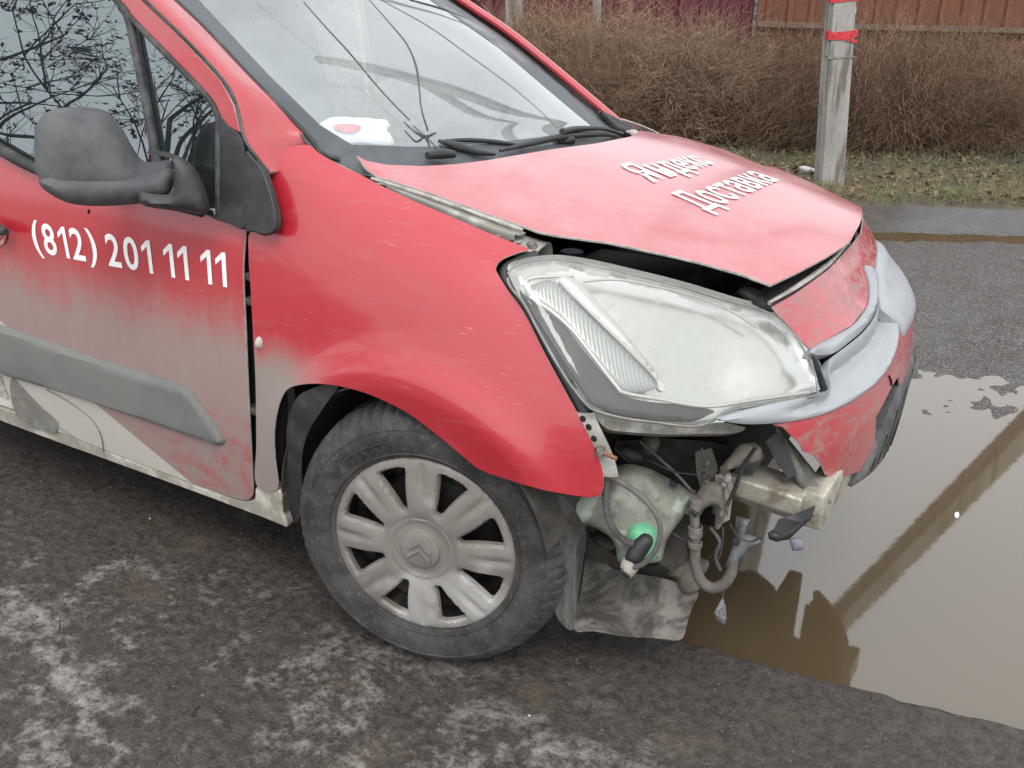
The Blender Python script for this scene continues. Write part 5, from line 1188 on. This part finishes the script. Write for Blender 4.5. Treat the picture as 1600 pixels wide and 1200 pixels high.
litter([(1247,264),(1254,259),(1268,262),(1276,266),(1272,272),(1256,271)], 'crumpled white plastic bag on the grass beside the braced pole', None, .04)
litter([(1396,183),(1402,176),(1412,180),(1422,174),(1432,177),(1426,183),(1410,186)], 'white plastic scrap caught low in the hedge', 7.35)  # white patch drawn for light through the gap below the fence
litter([(1308,317),(1312,311),(1322,312),(1320,318)], 'small white lump of litter at the foot of the braced pole')
for k, px in enumerate(([(1556,148),(1566,143),(1574,150),(1566,156)], [(1580,150),(1594,146),(1600,154),(1588,158)], [(1560,166),(1572,162),(1580,170),(1566,172)])):  # white patches in place of the light beyond the fence's bottom gap
    litter(px, ['ragged white scrap under the rusty fence, highest of three', 'wide white scrap under the rusty fence, farthest from the braced pole', 'small low white scrap under the rusty fence'][k], 8.1)

# ------------------------------------------------------------------ trees on the near side (they show in the door glass)
M_BARK = tw_mat('dark_bark', (.03, .024, .02), (.06, .05, .042))
def tree(loc, h, seed, label, leafy):
    rnd = np.random.RandomState(seed); root = empty('bare_tree', (*loc, 0)); tag(root, label, 'tree'); L = []
    def grow(p, d, ln, r_, depth):
        pts = [p]
        for i in range(4):
            d = d+rnd.randn(3)*.10+np.array([0, 0, .04]); d /= np.linalg.norm(d); pts.append(pts[-1]+d*ln/4)
        L.append((pts, r_, depth))
        if depth < 5:
            for k in range(3 if depth else 6):
                q = pts[rnd.randint(2, 5)] if depth else pts[rnd.randint(1, 5)]; nd = d*.6+rnd.randn(3)*.6+np.array([0, 0, .15]); nd /= np.linalg.norm(nd); grow(q, nd, ln*(.55+.2*rnd.rand()), r_*.55, depth+1)
    grow(np.zeros(3), np.array([0, 0, 1.]), h*.45, .06, 0)
    def build(sel, nm, seg):
        V, Fc = [], []
        for pts, r_, dp in sel:
            b = len(V)
            for i, p in enumerate(pts):
                rr = r_*(1-.13*i)
                for k in range(seg): V.append(p+rr*np.array([math.cos(6.283*k/seg), math.sin(6.283*k/seg), .3*math.sin(6.283*k/seg)]))
            Fc += [(b+i*seg+k, b+i*seg+(k+1) % seg, b+(i+1)*seg+(k+1) % seg, b+(i+1)*seg+k) for i in range(4) for k in range(seg)]
        return mesh(nm, V, Fc, M_BARK, root, 60)
    build([l for l in L if l[2] == 0], 'trunk', 10); cr_ = build([l for l in L if l[2] > 0], 'crown', 4)
    V, Fc = [], []
    tips = [l for l in L if l[2] >= 4]
    for k in range(leafy):
        pts = tips[rnd.randint(len(tips))][0]; c = pts[rnd.randint(1, 5)]; u, v = rnd.randn(3)*.016, rnd.randn(3)*.013; b = len(V); V += [c, c+u+v, c+2*u, c+u-v]; Fc.append((b, b+1, b+2, b+3))
    lf = mesh('leaves', V, Fc, tw_mat('sparse_leaves'+str(seed), (.03, .028, .016), (.06, .055, .03)), root, 0); lf['kind'] = 'stuff'
tree((-5.6, -5.2), 4.6, 11, 'bare garden tree with a few leaves, mirrored in the door glass', 2600)
tree((-8.6, -5.0), 5.2, 12, 'second bare tree farther along, mirrored in the door glass', 2000)
tree((-5.0, -7.2), 5.0, 13, 'bare tree mirrored in the quarter glass', 300)
# bag on the dashboard
dp = screen.hit3([(560, 205)], -.035)[0]
bag = inflate('plastic_bag', [(500,192),(520,186),(560,187),(598,190),(610,196),(604,204),(616,223),(598,226),(562,222),(534,224),(514,212),(503,204)], dp, (.50, -.2, .84), simple('white_bag', (.90, .91, .91), .4, var=.03), None, .022, .04, .02, .012, 4)
tag(bag, 'white plastic bag with a red print lying behind the windscreen', 'bag')
inflate('red_print', [(520,197),(535,193),(555,194),(565,199),(555,206),(535,206)], dp+np.array([.5, -.2, .84])*.023, (.5, -.2, .84), simple('bag_red_print', (.6, .08, .08), .5), bag, .003, .01, .002, .008, 4)
